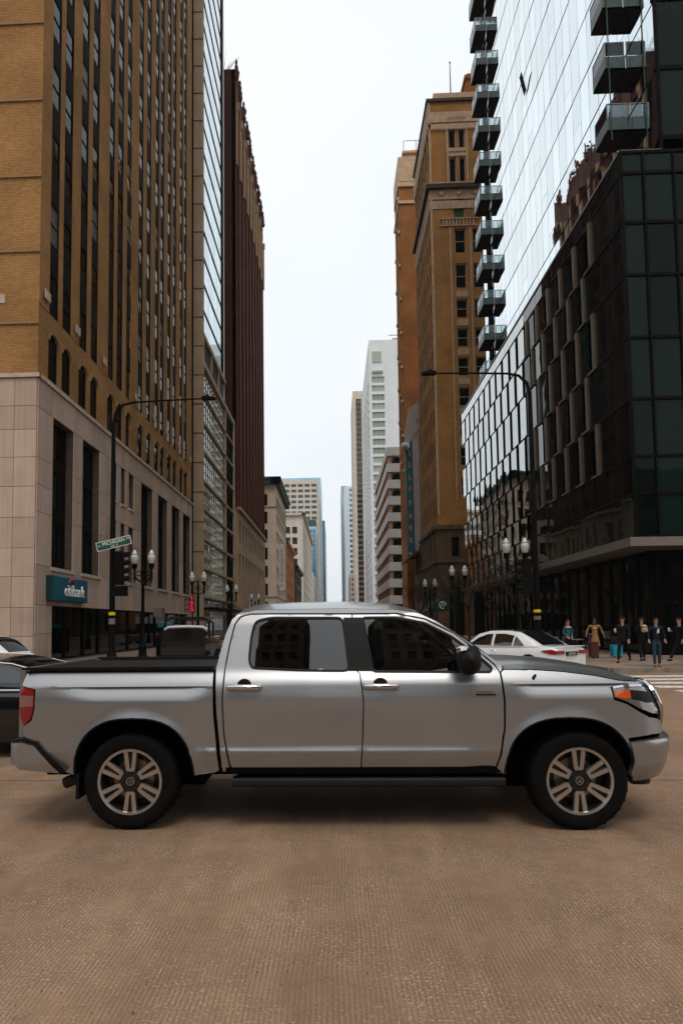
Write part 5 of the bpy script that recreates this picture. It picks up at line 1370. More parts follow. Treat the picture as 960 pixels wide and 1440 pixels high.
    b = MB(); b.tube([(0, .3, .403), (0, 2*HW-.3, .403)], .07, 10); b.build('axle', ['gap_black'], root); b = MB(); b.tube([(3.7, .3, .403), (3.7, 2*HW-.3, .403)], .05, 10); b.build('axle', ['gap_black'], root)
    return root
pickup()

def saloon(name, label, cat, loc, rz, Ln, Hh, Wd, paint, prof, belt, roof, sidewins, glass='car_glass_dark', extras=None, wheels=(.85, 3.7), wr=.33, chrome_line=False, group=None):
    """road car facing +x in its own frame: lofted body, rounded greenhouse, separate panes, lamps, wheels"""
    root = thing(name, label, cat, loc, rz, world=False, group=group)
    hw = Wd/2
    def bw(x): return hw*interp(x, [0, .12, .45, 1.0, Ln-1.1, Ln-.5, Ln-.15, Ln], [.80, .90, .97, 1, 1, .95, .84, .70])
    def top(x): return interp(x, [p[0] for p in prof], [p[1] for p in prof])
    def ring(x, v):
        # v 0..1 round half section from sill over shoulder to centre line
        t = top(x); w = bw(x)
        pts = [(w*.93, .22), (w*.985, .38), (w, .60), (w*.985, t-.16), (w*.94, t-.05), (w*.80, t-.005), (w*.4, t+.02), (0, t+.025)]
        k = v*(len(pts)-1); i = min(int(k), len(pts)-2); f = k-i
        return pts[i][0]+(pts[i+1][0]-pts[i][0])*f, pts[i][1]+(pts[i+1][1]-pts[i][1])*f
    b = MB(); n = 48
    for sg in (-1, 1):
        b.grid(lambda u, v: Vector((u*Ln, sg*ring(u*Ln, v)[0], ring(u*Ln, v)[1])), n, 22)
        for x in (0, Ln):
            pts = [ring(x, v/21) for v in range(22)]; b.add([(x, sg*p[0], p[1]) for p in pts]+[(x, 0, .22)], [[i, i+1, 22] for i in range(21)])
    b.build('body', [paint], root, smooth=True, angle=50)
    # greenhouse
    rx = [p[0] for p in roof]; rz_ = [p[1] for p in roof]
    def gh(x, v, e=0):
        zt = interp(x, rx, rz_); zb = top(x)-.03
        f = v
        w = bw(x)*.93; y = w-(w*.24)*f**1.4
        return Vector((x, y+e, zb+(zt-zb)*f))
    b = MB(); x0, x1 = rx[0], rx[-1]
    for sg in (-1, 1):
        def g(u, v):
            x = x0+(x1-x0)*u
            if v < .6: p = gh(x, v/.6)
            else:
                q = gh(x, 1); f = (v-.6)/.4; p = Vector((x, q.y*(1-f)**.8 if f < 1 else 0, q.z+.045*math.sin(f*math.pi/2)*smooth01(min(x-x0, x1-x)/.35)))
            return Vector((p.x, sg*p.y, p.z))
        b.grid(g, 44, 26)
    b.build('greenhouse', [paint], root, smooth=True, angle=60)
    def topz(x, y):
        zt = interp(x, rx, rz_); q = bw(x)*.93*.76; f = max(0, 1-(abs(y)/q)**1.25) if abs(y) < q else 0
        return zt+.045*math.sin(f*math.pi/2)*smooth01(min(x-rx[0], rx[-1]-x)/.35)+.008
    def yof(x, z): 
        zt = interp(x, rx, rz_); zb = top(x)-.03; f = max(0, min(1, (z-zb)/max(.02, zt-zb))); w = bw(x)*.93; return w-(w*.24)*f**1.4
    for sg in (-1, 1):
        for wn in sidewins:
            panel(rounded(wn, .03), lambda s, z, d=0: Vector((s, sg*(yof(s, z)+.006-d), z)), gap=.008, thick=.01, dz=.05).build('side_window', [glass], root, smooth=True)
        allx = [p for wn in sidewins for p in wn]
    if extras: extras(root, locals())
    for x in wheels:
        for sg in (-1, 1): 
            wheel(root, (x, sg*(hw-.12), wr), wr, wr*.68, .21, 5, flip=-sg if False else (1 if sg < 0 else -1), twin=False)
            a = MB(); a.lathe([(wr+.05, -.01), (wr+.05, .012)], 28, (x, sg*(hw-.004), wr+.02), 'y'); 
            a.build('wheel_well', ['gap_black'], root)
    return root
def white_extras(root, L_):
    top, bw, gh = L_['top'], L_['bw'], L_['gh']
    # rear screen, boot lid, lamps, plate
    b = MB(); b.grid(lambda u, v: (lambda x, y: Vector((x, y, L_['topz'](x, y))))(.58+.80*u, (-.56+.02*u)+(1.12-.04*u)*v), 14, 14); b.build('rear_screen', ['dark_glass'], root, smooth=True)
    b = MB(); b.grid(lambda u, v: (lambda x, y: Vector((x, y, L_['topz'](x, y))))(1.42+1.2*u, -.50+1.0*v), 12, 12); b.build('roof_glass', ['dark_glass'], root, smooth=True)
    for sg in (-1, 1):
        b = MB(); pts = rounded([(-.02, .84), (.10, .88), (.42, .84), (.30, .77), (.0, .72)], .03)
        b = panel(pts, lambda s, z, d=0: Vector((s-.0, sg*(bw(max(0, s))*1.0+.012-d), z)), gap=0, thick=.03); b.build('tail_light', ['tail_red'], root, smooth=True)
        b = MB(); b.box(-.03, .0, sg*.35, sg*.74, .74, .84); b.build('tail_light', ['tail_red'], root)
        b = MB(); b.tube([(2.05, sg*(bw(2.05)+.0), .80), (2.07, sg*(bw(2.05)+.03), .80), (2.25, sg*(bw(2.05)+.03), .80), (2.27, sg*bw(2.05), .80)], .012, 6); b.build('door_handle', ['chrome'], root)
        b = MB(); b.tube([(x, sg*(L_['yof'](x, top(x)-.01)+.012), top(x)+.005) for x in (1.05, 1.6, 2.2, 2.8, 3.2)], .008, 4); b.build('window_trim', ['chrome'], root)
    b = MB(); b.box(-.035, -.01, -.27, .27, .69, .81); b.build('plate_recess', ['trim_black'], root)
    b = MB(); b.box(-.045, -.036, -.17, .17, .70, .79); b.build('licence_plate', ['grey_metal'], root)
    b = MB(); b.tube([(.02, -.72, .955), (-.02, -.4, .965), (-.03, 0, .968), (-.02, .4, .965), (.02, .72, .955)], .014, 6); b.build('boot_lip', ['white_paint'], root, smooth=True)
saloon('white_saloon', 'white saloon car turning into the side street behind the truck hood', 'car', (7.05, 20.9, 0), R(127), 4.75, 1.44, 1.82, 'white_paint',
    [(0, .90), (.10, .95), (.6, .985), (1.4, .965), (3.3, .93), (3.7, .90), (4.4, .76), (4.75, .62)], .93,
    [(.55, .98), (.9, 1.16), (1.35, 1.37), (1.9, 1.425), (2.5, 1.42), (2.95, 1.33), (3.55, .96)],
    [[(1.02, .975), (1.30, 1.20), (1.42, 1.27), (1.45, .97)], [(1.50, .97), (1.47, 1.29), (1.85, 1.345), (2.22, 1.345), (2.22, .96)], [(2.30, .96), (2.30, 1.345), (2.55, 1.33), (2.9, 1.22), (3.30, .97)]],
    glass='car_glass_dark', extras=white_extras)
def black_extras(root, L_):
    top, bw, yof = L_['top'], L_['bw'], L_['yof']
    for sg in (-1, 1):
        b = MB(); b.tube([(x, sg*(yof(x, z)+.014), z) for x, z in ((1.3, .965), (1.5, 1.10), (2.0, 1.235), (2.6, 1.255), (3.1, 1.21), (3.5, 1.10), (3.85, .955))], .011, 5); b.build('window_trim', ['chrome'], root, smooth=True)
        b = MB(); b.tube([(x, sg*(bw(x)+.006), .885) for x in (.5, 1.2, 2.2, 3.2, 4.0)], .011, 5); b.build('waist_trim', ['chrome'], root, smooth=True)
    b = MB(); b.grid(lambda u, v: (lambda x, y: Vector((x, y, L_['topz'](x, y))))(3.0+.93*u, -.54+1.08*v), 14, 12); b.build('windscreen', ['dark_glass'], root, smooth=True)
saloon('black_saloon', 'black low saloon car half hidden behind the truck bed at the left edge', 'car', (-7.4, 9.65, 0), 0, 4.8, 1.30, 1.86, 'black_paint',
    [(0, .92), (.3, .97), (.9, .98), (3.6, .94), (4.1, .88), (4.6, .75), (4.8, .62)], .95,
    [(.55, .96), (1.1, 1.15), (1.7, 1.27), (2.3, 1.29), (2.9, 1.26), (3.4, 1.13), (4.0, .93)],
    [[(1.25, .97), (1.5, 1.11), (1.95, 1.215), (2.22, 1.225), (2.22, .955)], [(2.28, .955), (2.28, 1.228), (2.75, 1.225), (3.15, 1.15), (3.55, .96)]],
    glass='car_glass', extras=black_extras, wheels=(.9, 3.9))
def suv_extras(root, L_):
    yof = L_['yof']
    b = MB(); b.grid(lambda u, v: (lambda x, y: Vector((x, y, L_['topz'](x, y))))(3.52+.58*u, -.54+1.08*v), 12, 12); b.build('rear_screen', ['dark_glass'], root, smooth=True)
    b = MB(); b.lathe([(.03, 1.47), (.13, 1.48), (.15, 1.53), (.06, 1.57)], 12, (3.1, 0, 0)); b.build('roof_aerial', ['trim_black'], root, smooth=True)
saloon('white_hatchback', 'white hatchback with dark sloping rear window waiting at the left edge', 'car', (-12.85, 19.0, 0), R(-4), 4.3, 1.47, 1.8, 'white_paint',
    [(0, .62), (.3, .80), (1.0, .95), (3.9, 1.0), (4.2, .98), (4.3, .8)], .97,
    [(.95, .96), (1.6, 1.32), (2.1, 1.45), (2.8, 1.47), (3.4, 1.44), (3.75, 1.30), (4.15, .98)],
    [[(1.45, .99), (1.85, 1.33), (2.35, 1.38), (2.35, .99)], [(2.42, .99), (2.42, 1.385), (3.05, 1.37), (3.1, 1.0)], [(3.2, 1.0), (3.15, 1.36), (3.45, 1.33), (3.85, 1.04)]],
    extras=suv_extras, wheels=(.8, 3.5))

def open_offroader():
    root = thing('open_offroad_car', 'black open off-road car with a roll bar and pale folded top behind the truck bed', 'car', (-5.65, 25.3, 0), 0, world=False)
    b = MB(); b.prism(rounded([(-.82, .45), (.82, .45), (.84, 1.0), (.80, 1.28), (-.80, 1.28), (-.84, 1.0)], .08), lambda u, v, d: (u, d, v), 0, 3.4); b.build('body', ['black_paint'], root, smooth=True)
    b = MB(); b.prism(rounded([(-.80, 1.28), (.80, 1.28), (.78, 1.52), (.60, 1.60), (-.60, 1.60), (-.78, 1.52)], .08), lambda u, v, d: (u, d, v), .25, .9); b.build('cowl', ['black_paint'], root, smooth=True)
    b = MB(); b.tube([(-.80, .5, 1.55), (-.66, .45, 1.64), (0, .42, 1.665), (.66, .45, 1.64), (.80, .5, 1.55)], .055, 8); b.build('folded_top', ['silver_top'], root, smooth=True)
    b = MB(); b.tube([(-.86, .7, 1.2), (-.86, .7, 1.78), (-.78, .7, 1.93), (-.6, .7, 2.0), (.6, .7, 2.0), (.78, .7, 1.93), (.86, .7, 1.78), (.86, .7, 1.2)], .045, 8); b.build('roll_bar', ['trim_black'], root, smooth=True)
    b = MB(); b.tube([(-.8, 1.9, 1.25), (-.8, 1.9, 1.8), (-.6, 1.9, 1.93), (.6, 1.9, 1.93), (.8, 1.9, 1.8), (.8, 1.9, 1.25)], .035, 8); b.build('windscreen_frame', ['trim_black'], root, smooth=True)
    for x in (-.7, .7):
        b = MB(); b.lathe([(.01, -.05), (.1, -.04), (.1, .02)], 12, (x, -.0, 1.0), 'y'); b.build('lamp', ['trim_black'], root, smooth=True)
        for y in (.5, 2.8): wheel(root, (x*1.12, y, .38), .38, .22, .24, 5, twin=False).rotation_euler = (0, 0, R(-90) if x < 0 else R(90))
    b = MB(); b.box(-.85, .85, -.12, 0, .45, .62); b.build('bumper', ['trim_black'], root)
open_offroader()
def parked(y, x, label, paint, g='cars standing far down the side street'):
    t = thing('parked_car', label, 'car', (x, y, 0), 0, group=g, world=False)
    b = MB(); b.prism(rounded([(-.88, .25), (.88, .25), (.9, .7), (.82, .95), (-.82, .95), (-.9, .7)], .1), lambda u, v, d: (u, d, v), 0, 4.4); b.build('body', [paint], t, smooth=True)
    b = MB(); 
    vs = [(sx*w, yy, z) for yy, w, z in ((.35, .78, .94), (.85, .62, 1.42), (2.9, .62, 1.42), (3.6, .78, .94)) for sx in (-1, 1)]
    b.add(vs, [(0, 1, 3, 2), (2, 3, 5, 4), (4, 5, 7, 6), (0, 2, 4, 6), (1, 7, 5, 3)]); b.build('cabin', ['dark_glass'], t)
    b = MB(); b.box(-.6, .6, .87, 2.88, 1.42, 1.45); b.build('roof', [paint], t)
    for sx in (-.7, .7):
        b = MB(); b.box(sx-.15, sx+.15, -.02, .0, .7, .85); b.build('tail_light', ['tail_red'], t)
        for yy in (.8, 3.5):
            b = MB(); b.lathe([(.02, -.1), (.32, -.1), (.32, .1), (.02, .1)], 16, (sx*1.1, yy, .32), 'x'); b.build('wheel', ['rubber'], t)
parked(62, -6.8, 'grey car parked by the left kerb in front of the blue glass tower', 'grey_metal')
parked(80, -6.8, 'black car parked by the left kerb beyond the grey one', 'black_paint')
parked(46, 6.9, 'dark car standing by the right kerb near the bare trees', 'black_paint')
parked(58, 6.9, 'white car standing by the right kerb beyond the dark one', 'white_paint')

# ------------------------------------------------------------------ street furniture
def copy_tree(o, parent=None, loc=None, label=None, rz=None):
    c = o.copy(); COL.objects.link(c); c.parent = parent
    W[c] = W.get(o, Vector())
    if loc is not None: c.location = loc
    if rz is not None: c.rotation_euler = (0, 0, rz)
    if label: c['label'] = label
    for ch in list(o.children): copy_tree(ch, c)
    return c
def lamp_post(loc, h, label):
    t = thing('street_lamp', label, 'street lamp', loc, 0, group='twin globe street lamps along the side street', world=False)
    b = MB(); b.lathe([(.24, 0), (.24, .12), (.20, .16), (.19, .5), (.22, .55), (.14, .72), (.10, .85), (.085, 1.3), (.075, h-1.9), (.10, h-1.85), (.10, h-1.75), (.065, h-1.7), (.06, h-1.15), (.11, h-1.05), (.05, h-.9), (.03, h-.6), (.005, h-.45)], 14)
    for i in range(8):
        a = i*math.pi/4; b.tube([(.085*math.cos(a), .085*math.sin(a), .9), (.075*math.cos(a), .075*math.sin(a), h-2)], .012, 4)
    b.build('post', ['pole'], t, smooth=True)
    for sg in (-1, 1):
        b = MB(); b.tube([(0, 0, h-1.55), (sg*.16, 0, h-1.62), (sg*.36, 0, h-1.45), (sg*.42, 0, h-1.2), (sg*.42, 0, h-.98)], [.05, .045, .045, .05, .06], 8)
        b.tube([(sg*(.22+.12*math.cos(a)), 0, h-1.22+.12*math.sin(a)) for a in [i*math.pi/6 for i in range(12)]], .022, 6)
        b.tube([(sg*.42, 0, h-1.2), (sg*.42, 0, h-1.55), (sg*.42, 0, h-1.75)], [.07, .05, .015], 8); b.lathe([(.06, h-1.5), (.085, h-1.45), (.06, h-1.4)], 8, (sg*.42, 0, 0))
        b.lathe([(.05, h-1.02), (.115, h-.96), (.13, h-.84), (.15, h-.78), (.13, h-.74)], 12, (sg*.42, 0, 0)); a = b.build('lamp_arm', ['pole'], t, smooth=True)
        b = MB(); b.lathe([(.11, h-.76), (.155, h-.66), (.19, h-.52), (.195, h-.42), (.175, h-.33), (.15, h-.31), (.15, h-.26), (.10, h-.16), (.075, h-.12), (.07, h-.09), (.03, h-.05)], 16, (sg*.42, 0, 0))
        g = b.build('lamp_globe', ['lamp_glass'], t, smooth=True)
        b = MB(); b.lathe([(.10, h-.30), (.16, h-.305), (.16, h-.285), (.10, h-.28)], 14, (sg*.42, 0, 0)); b.lathe([(.035, h-.06), (.04, h-.04), (.015, h-.02), (.02, h+.0), (.003, h+.07)], 8, (sg*.42, 0, 0)); b.build('finial', ['pole'], g, smooth=True)
    return t
L0 = lamp_post((-9.35, 33.0, .15), 5.35, 'twin globe street lamp just right of the green street sign')
for x, y, lb in ((-9.45, 47, 'twin globe street lamp left of the blue glass tower base, second on the left pavement'), (-9.45, 62.5, 'twin globe street lamp in front of the blue glass tower, third on the left pavement'),
                 (-9.45, 81, 'small far twin globe street lamp before the dark red tower base')):
    copy_tree(L0, None, (x, y, .15), lb)
for x, y, lb in ((8.75, 33.2, 'twin globe street lamp before the dark glass building, largest on the right'), (8.75, 48.5, 'twin globe street lamp among the bare trees, second on the right pavement'),
                 (8.75, 63, 'twin globe street lamp behind the bare trees, third on the right pavement')):
    c = copy_tree(L0, None, (x, y, .15), lb); c.scale = (1.06, 1.06, 1.06)
def mast(x, y, h, reach, label):
    t = thing('light_mast', label, 'light mast', (x, y, .15), 0, group='tall light masts at the corners', world=False)
    sg = 1 if reach > 0 else -1
    b = MB(); b.lathe([(.22, 0), (.22, .3), (.16, .38), (.145, .5)], 12)
    b.tube([(0, 0, .4), (0, 0, h*.5), (0, 0, h-1.0), (sg*.10, 0, h-.45), (sg*.45, 0, h-.1), (sg*.9, 0, h)], [.135, .115, .085, .075, .06, .05], 10)
    b.build('mast_pole', ['pole'], t, smooth=True)
    b = MB(); b.tube([(sg*.9, 0, h), (reach*.6, 0, h+.06), (reach, 0, h+.10)], [.05, .042, .035], 8); b.build('mast_arm', ['pole'], t, smooth=True)
    b = MB(); b.prism(rounded([(reach-sg*.05, h+.04), (reach+sg*.55, h+.04), (reach+sg*.60, h+.12), (reach+sg*.15, h+.20), (reach-sg*.05, h+.16)], .03), lambda u, v, d: (u, d, v), -.13, .13); b.lathe([(.04, 0), (.05, .1), (.02, .14)], 8, (reach+sg*.2, 0, h+.18)); b.build('luminaire', ['pole'], t, smooth=True)
    return t
mast(-9.95, 30.2, 11.75, 4.1, 'tall black light mast with long arm at the pale stone corner')
mast(8.45, 29.0, 12.2, -4.0, 'tall black light mast with long arm at the dark glass corner')
def street_sign():
    t = thing('street_sign', 'tilted green street name sign fixed to the mast at the pale stone corner', 'street sign', (-9.8, 29.9, 5.4), 0, world=False)
    t.rotation_euler = (0, R(-13.5), R(4))
    b = MB(); b.prism(rounded([(-.78, -.20), (.78, -.20), (.78, .20), (-.78, .20)], .03), lambda u, v, d: (u, d, v), -.012, .012); b.build('border', ['letter_white'], t)
    b = MB(); b.prism(rounded([(-.755, -.175), (.755, -.175), (.755, .175), (-.755, .175)], .02), lambda u, v, d: (u, d, v), -.017, -.0125); b.build('face', ['sign_green'], t)
    text('MICHIGAN', .215, 'letter_white', t, (.0, -.022, .055), (R(90), 0, 0), .001, .96)
    text('N', .12, 'letter_white', t, (-.65, -.022, .02), (R(90), 0, 0), .002); text('AV', .13, 'letter_white', t, (.65, -.022, .08), (R(90), 0, 0), .002)
    text('100  E', .13, 'letter_white', t, (.0, -.022, -.11), (R(90), 0, 0), .002)
street_sign()
def signal(loc, rz, label, lights=4):
    t = thing('traffic_signal', label, 'traffic signal', loc, rz, group='traffic signals', world=False)
    b = MB(); b.prism(rounded([(-.19, -.75), (.19, -.75), (.19, .75), (-.19, .75)], .03), lambda u, v, d: (d, u, v), -.22, .14); b.build('housing', ['pole'], t)
    for i in range(lights):
        z = .56-i*.36
        b = MB(); n = 12; ps = [R(-30+240*k/n) for k in range(n+1)]
        v = [(.14, .15*math.cos(a), z+.15*math.sin(a)) for a in ps]+[(.38, .14*math.cos(a), z+.03+.14*math.sin(a)) for a in ps]
        b.add(v, [(k, k+1, n+2+k, n+1+k) for k in range(n)]); b.build('visor', ['pole'], t)
        b = MB(); b.lathe([(.001, .15), (.12, .148)], 12, (0, 0, z), 'x', cap=False); b.build('lens', ['lens_clear' if i != 3 else 'lamp_red'], t)
    return t
signal((-9.55, 30.05, 4.3), 0, 'black traffic signal with four visors under the green street sign')
t = thing('signal_box', 'small dark box on the mast below the traffic signal', 'box', (-9.6, 30.1, 3.05), world=False)
b = MB(); b.box(-.3, .35, -.16, .16, .0, .45); b.build('case', ['pole'], t); b = MB(); b.box(-.28, .33, -.175, -.161, .05, .40); b.build('door', ['dark_metal'], t)
t = thing('mast_tag', 'yellow tag and stickers wrapped round the right light mast', 'sticker', (8.45, 28.85, 1.9), world=False)
b = MB(); b.lathe([(.145, .2), (.145, .32)], 14, (0, .15, 0), cap=False); b.build('band', ['yellow'], t); b = MB(); b.lathe([(.146, -.1), (.146, .05)], 14, (0, .15, 0), cap=False); b.build('poster', ['canopy'], t)
t = thing('mast_tag', 'yellow tag on the left mast at head height', 'sticker', (-9.95, 30.05, 2.2), world=False)
b = MB(); b.lathe([(.15, .0), (.15, .14)], 14, (0, .15, 0), cap=False); b.build('band', ['yellow'], t); b = MB(); b.lathe([(.151, -.4), (.151, -.15)], 14, (0, .15, 0), cap=False); b.build('poster', ['grey_metal'], t)
copy = copy_tree(bpy.data.objects['traffic_signal'], None, (8.0, 29.0, 3.6), 'black traffic signal on the mast at the dark glass corner', R(180))

def tree(x, y, h, seed, label):
    rnd = random.Random(seed)
    t = thing('bare_tree', label, 'tree', (x, y, .15), 0, group='bare trees along the right pavement', world=False)
    tr = MB(); th = h*.38
    tr.tube([(0, 0, -.05), (.03, .02, th*.5), (rnd.uniform(-.08, .08), 0, th)], [.10, .08, .065], 8); tr.build('trunk', ['bark'], t, smooth=True)
    cr = MB()
    def br(p, d, l, r, k):
        d = d.normalized(); q = p+d*l*.5+Vector((rnd.uniform(-1, 1), rnd.uniform(-1, 1), rnd.uniform(0, 1)))*l*.08; e = p+d*l+Vector((0, 0, l*.08))
        cr.tube([p, q, e], [r, r*.8, r*.55], 5 if r > .02 else 3, cap=False)
        if k == 0: return
        for i in range(rnd.choice((3, 3, 4))):
            f = rnd.uniform(.45, 1.0); s = p+(e-p)*f
            nd = (d+Vector((rnd.gauss(0, .55), rnd.gauss(0, .55), rnd.gauss(.15, .3)))).normalized()
            br(s, nd, l*rnd.uniform(.55, .78), r*.55, k-1)
    for i in range(5):
        a = i*1.256+rnd.uniform(-.3, .3); br(Vector((0, 0, th*rnd.uniform(.8, 1.0))), Vector((math.cos(a)*.55, math.sin(a)*.55, .95)), h*.26, .045, 4)
    cr.build('crown', ['bark'], t)
for i, (x, y, h, lb) in enumerate(((9.7, 36.5, 6.4, 'bare tree closest to the large right street lamp'), (9.7, 42, 6.2, 'bare tree between the first and second lamps on the right pavement'), (9.6, 49.5, 6.8, 'bare tree right beside the second lamp on the right pavement'),
                             (9.7, 56, 6.5, 'bare tree between the second and third lamps on the right'), (9.6, 68, 6.6, 'bare tree beyond the third lamp on the right pavement'), (9.6, 80, 7, 'farthest bare tree in front of the brown stone base'))):
    tree(x, y, h, i+3, lb)
def canopy_sign():
    t = thing('cafe_awning', 'dark green curved awning with a small white emblem, right of the truck roof', 'awning', (12.2, 84, 2.6))
    n = 8; b = MB(); P = [(12.0+1.6*(1-math.cos(a)), 4.4+1.0*math.sin(a)) for a in [i*math.pi/2/n for i in range(n+1)]]
    P = [(10.6+2.4*i/n, 3.1+1.6*math.sin(i*math.pi/2/n)) for i in range(n+1)]+[(13.0, 3.1)]
    b.prism(P, lambda u, v, d: (u, d, v), 78, 84); b.build('canvas', ['awning'], t)
    b = MB(); b.tube([(12.2+.38*math.cos(a), 77.93, 3.75+.38*math.sin(a)) for a in [i*math.pi/10 for i in range(17)]], .05, 5); b.tube([(12.0, 77.93, 3.55), (12.2, 77.93, 4.0), (12.4, 77.93, 3.6)], .05, 5); b.build('emblem', ['letter_white'], t)
canopy_sign()
t = thing('shop_canopy', 'dark flat canopy over the side street shops beneath the glass tower', 'canopy', (-12, 75, 3.0))
b = MB(); b.box(-13.1, -11.6, 67.6, 89, 3.3, 3.55); b.build('roof_plate', ['dark_metal'], t)
b = MB()
for i in range(12): b.tube([(-13.1, 68+i*1.8, 4.6), (-11.7, 68+i*1.8, 3.55)], .03, 4)
b.build('tie_rod', ['dark_metal'], t, kind='stuff')
t = thing('street_banner', 'pale upright banner in front of the dark red tower base', 'banner', (-11.8, 100, 1))
b = MB(); b.box(-12.5, -11.3, 99.9, 100, 1.0, 5.6); b.build('cloth', ['grey_band'], t)
t = thing('wall_cabinet', 'small pale grey cabinet on the shop front behind the open car', 'cabinet', (-12.6, 49, 2.4))
b = MB(); b.box(-13, -12.4, 48.6, 49.6, 2.35, 3.0); b.build('case', ['canopy'], t)
t = thing('street_kiosk', 'dark street kiosk with a sloping teal roof behind the open black car', 'kiosk', (-9.9, 40, .15))
b = MB(); b.box(-10.4, -9.0, 40.1, 41.2, .15, 1.62); b.build('cabinet', ['pole'], t); b = MB(); b.prism([(-10.45, 1.63), (-8.9, 1.63), (-8.95, 1.68), (-10.45, 1.95)], lambda u, v, d: (u, d, v), 40, 41.3); b.build('sloping_roof', ['teal'], t)
t = thing('litter_bin', 'dark ribbed litter bin on the left pavement beside the lamp post', 'litter bin', (-8.75, 34.4, .15), world=False)
b = MB(); b.lathe([(.26, 0), (.30, .05), (.32, .9), (.34, .95)], 16); b.build('bin_body', ['pole'], t, smooth=True); b = MB(); b.lathe([(.34, .96), (.30, 1.05), (.12, 1.16), (.12, 1.17)], 16); b.build('lid', ['dark_metal'], t, smooth=True)
# cafe tables and chairs by the dark facade
def cafe_set(x, y, label):
    t = thing('cafe_table', label, 'table', (x, y, .15), 0, group='cafe tables by the dark glass front', world=False)
    b = MB(); b.lathe([(.36, .72), (.36, .75)], 16); b.build('table_top', ['grey_metal'], t); b = MB(); b.lathe([(.2, 0), (.03, .04), (.03, .72)], 10); b.build('leg', ['pole'], t)
    for i, a in enumerate((0, 180)):
        c = thing('cafe_chair', ('light metal cafe chair right of the '+label) if i == 0 else ('light metal cafe chair left of the '+label), 'chair', (x+(.65 if i == 0 else -.65), y, .15), R(a), group='cafe chairs by the dark glass front', world=False)
        c['label'] = ' '.join(c['label'].split()[:15])
        b = MB(); b.box(-.2, .2, -.2, .2, .43, .46); b.build('seat', ['canopy'], c)
        for k in range(3): 
            b = MB(); b.box(.18, .20, -.2, .2, .58+k*.11, .65+k*.11); b.build('slat', ['canopy'], c)
        for sx in (-.18, .18):
            for sy in (-.18, .18):
                b = MB(); b.tube([(sx, sy, 0), (sx, sy, .43 if sx < 0 else .88)], .012, 5); b.build('leg', ['grey_metal'], c)
cafe_set(9.6, 31.8, 'table beside the white car'); cafe_set(11.0, 32.0, 'table behind the two travellers')

# ------------------------------------------------------------------ people
M.update(
 skin_a=pbr('light skin', (.42, .22, .14), .55, amt=.1), skin_b=pbr('brown skin', (.13, .06, .035), .55, amt=.1), skin_c=pbr('tan skin', (.33, .17, .10), .55, amt=.1),
 hair_dark=pbr('dark hair', (.012, .008, .006), .6), hair_red=pbr('auburn hair', (.11, .030, .014), .6),
 black_cloth=pbr('black cloth', (.008, .008, .009), .85, spec=.12, amt=.4, scale=20), navy_cloth=pbr('navy knit', (.010, .012, .022), .85, spec=.12, amt=.3), leather=pbr('black leather', (.010, .010, .010), .35, spec=.12, amt=.5, scale=20),
 teal_denim=pbr('teal denim', (.035, .095, .10), .8, spec=.12, amt=.3, scale=15), blue_jeans=pbr('dark blue jeans', (.018, .045, .065), .8, spec=.12, amt=.3, scale=15), fleece=pbr('cream fleece collar', (.55, .48, .38), .9),
 camel=pbr('camel coat', (.26, .13, .045), .8, spec=.12, amt=.2, scale=10), boot_tan=pbr('tan boots', (.22, .11, .05), .7), cup_white=pbr('paper cup', (.65, .62, .58), .6), paper=pbr('paper bag', (.42, .30, .17), .8),
 case_red=pbr('dark red suitcase', (.07, .018, .014), .4), case_blue=pbr('blue suitcase', (.01, .22, .33), .35), case_black=pbr('black bag', (.01, .01, .012), .6), glasses=pbr('sunglasses', (.01, .01, .01), .1), print_white=pbr('white shirt print', (.55, .55, .55), .8),
)
TMP = bpy.data.scenes.new('tmp')
def skin(name, chains, mat, parent, sub=1, extra=None):
    """chains: list of [(pos, r), ...]; a chain may start on an earlier joint by giving its key; grown with the Skin modifier"""
    vs = []; rs = []; ed = []; key = {}
    for ch in chains:
        prev = None
        for it in ch:
            if isinstance(it, str): prev = key[it]; continue
            k = None
            if len(it) == 3: k, p, r = it
            else: p, r = it
            vs.append(tuple(p)); rs.append(r); i = len(vs)-1
            if k: key[k] = i
            if prev is not None: ed.append((prev, i))
            prev = i
    me = bpy.data.meshes.new(name); me.from_pydata(vs, ed, []); o = bpy.data.objects.new(name, me); TMP.collection.objects.link(o)
    md = o.modifiers.new('s', 'SKIN'); md.use_smooth_shade = True; md.branch_smoothing = .4
    for i, r in enumerate(rs):
        sv = me.skin_vertices[0].data[i]; sv.radius = r if isinstance(r, tuple) else (r, r); sv.use_root = (i == 0)
    sb = o.modifiers.new('u', 'SUBSURF'); sb.levels = sub; sb.render_levels = sub
    vl = TMP.view_layers[0]; vl.update(); dg = vl.depsgraph
    m2 = bpy.data.meshes.new_from_object(o.evaluated_get(dg)); bpy.data.objects.remove(o)
    m2.name = name
    if extra:
        bm = bmesh.new(); bm.from_mesh(m2); extra(bm); bm.to_mesh(m2); bm.free()
    m2.materials.clear(); m2.materials.append(mm(mat)); m2.shade_smooth()
    q = bpy.data.objects.new(name, m2); COL.objects.link(q); q.parent = parent; return q
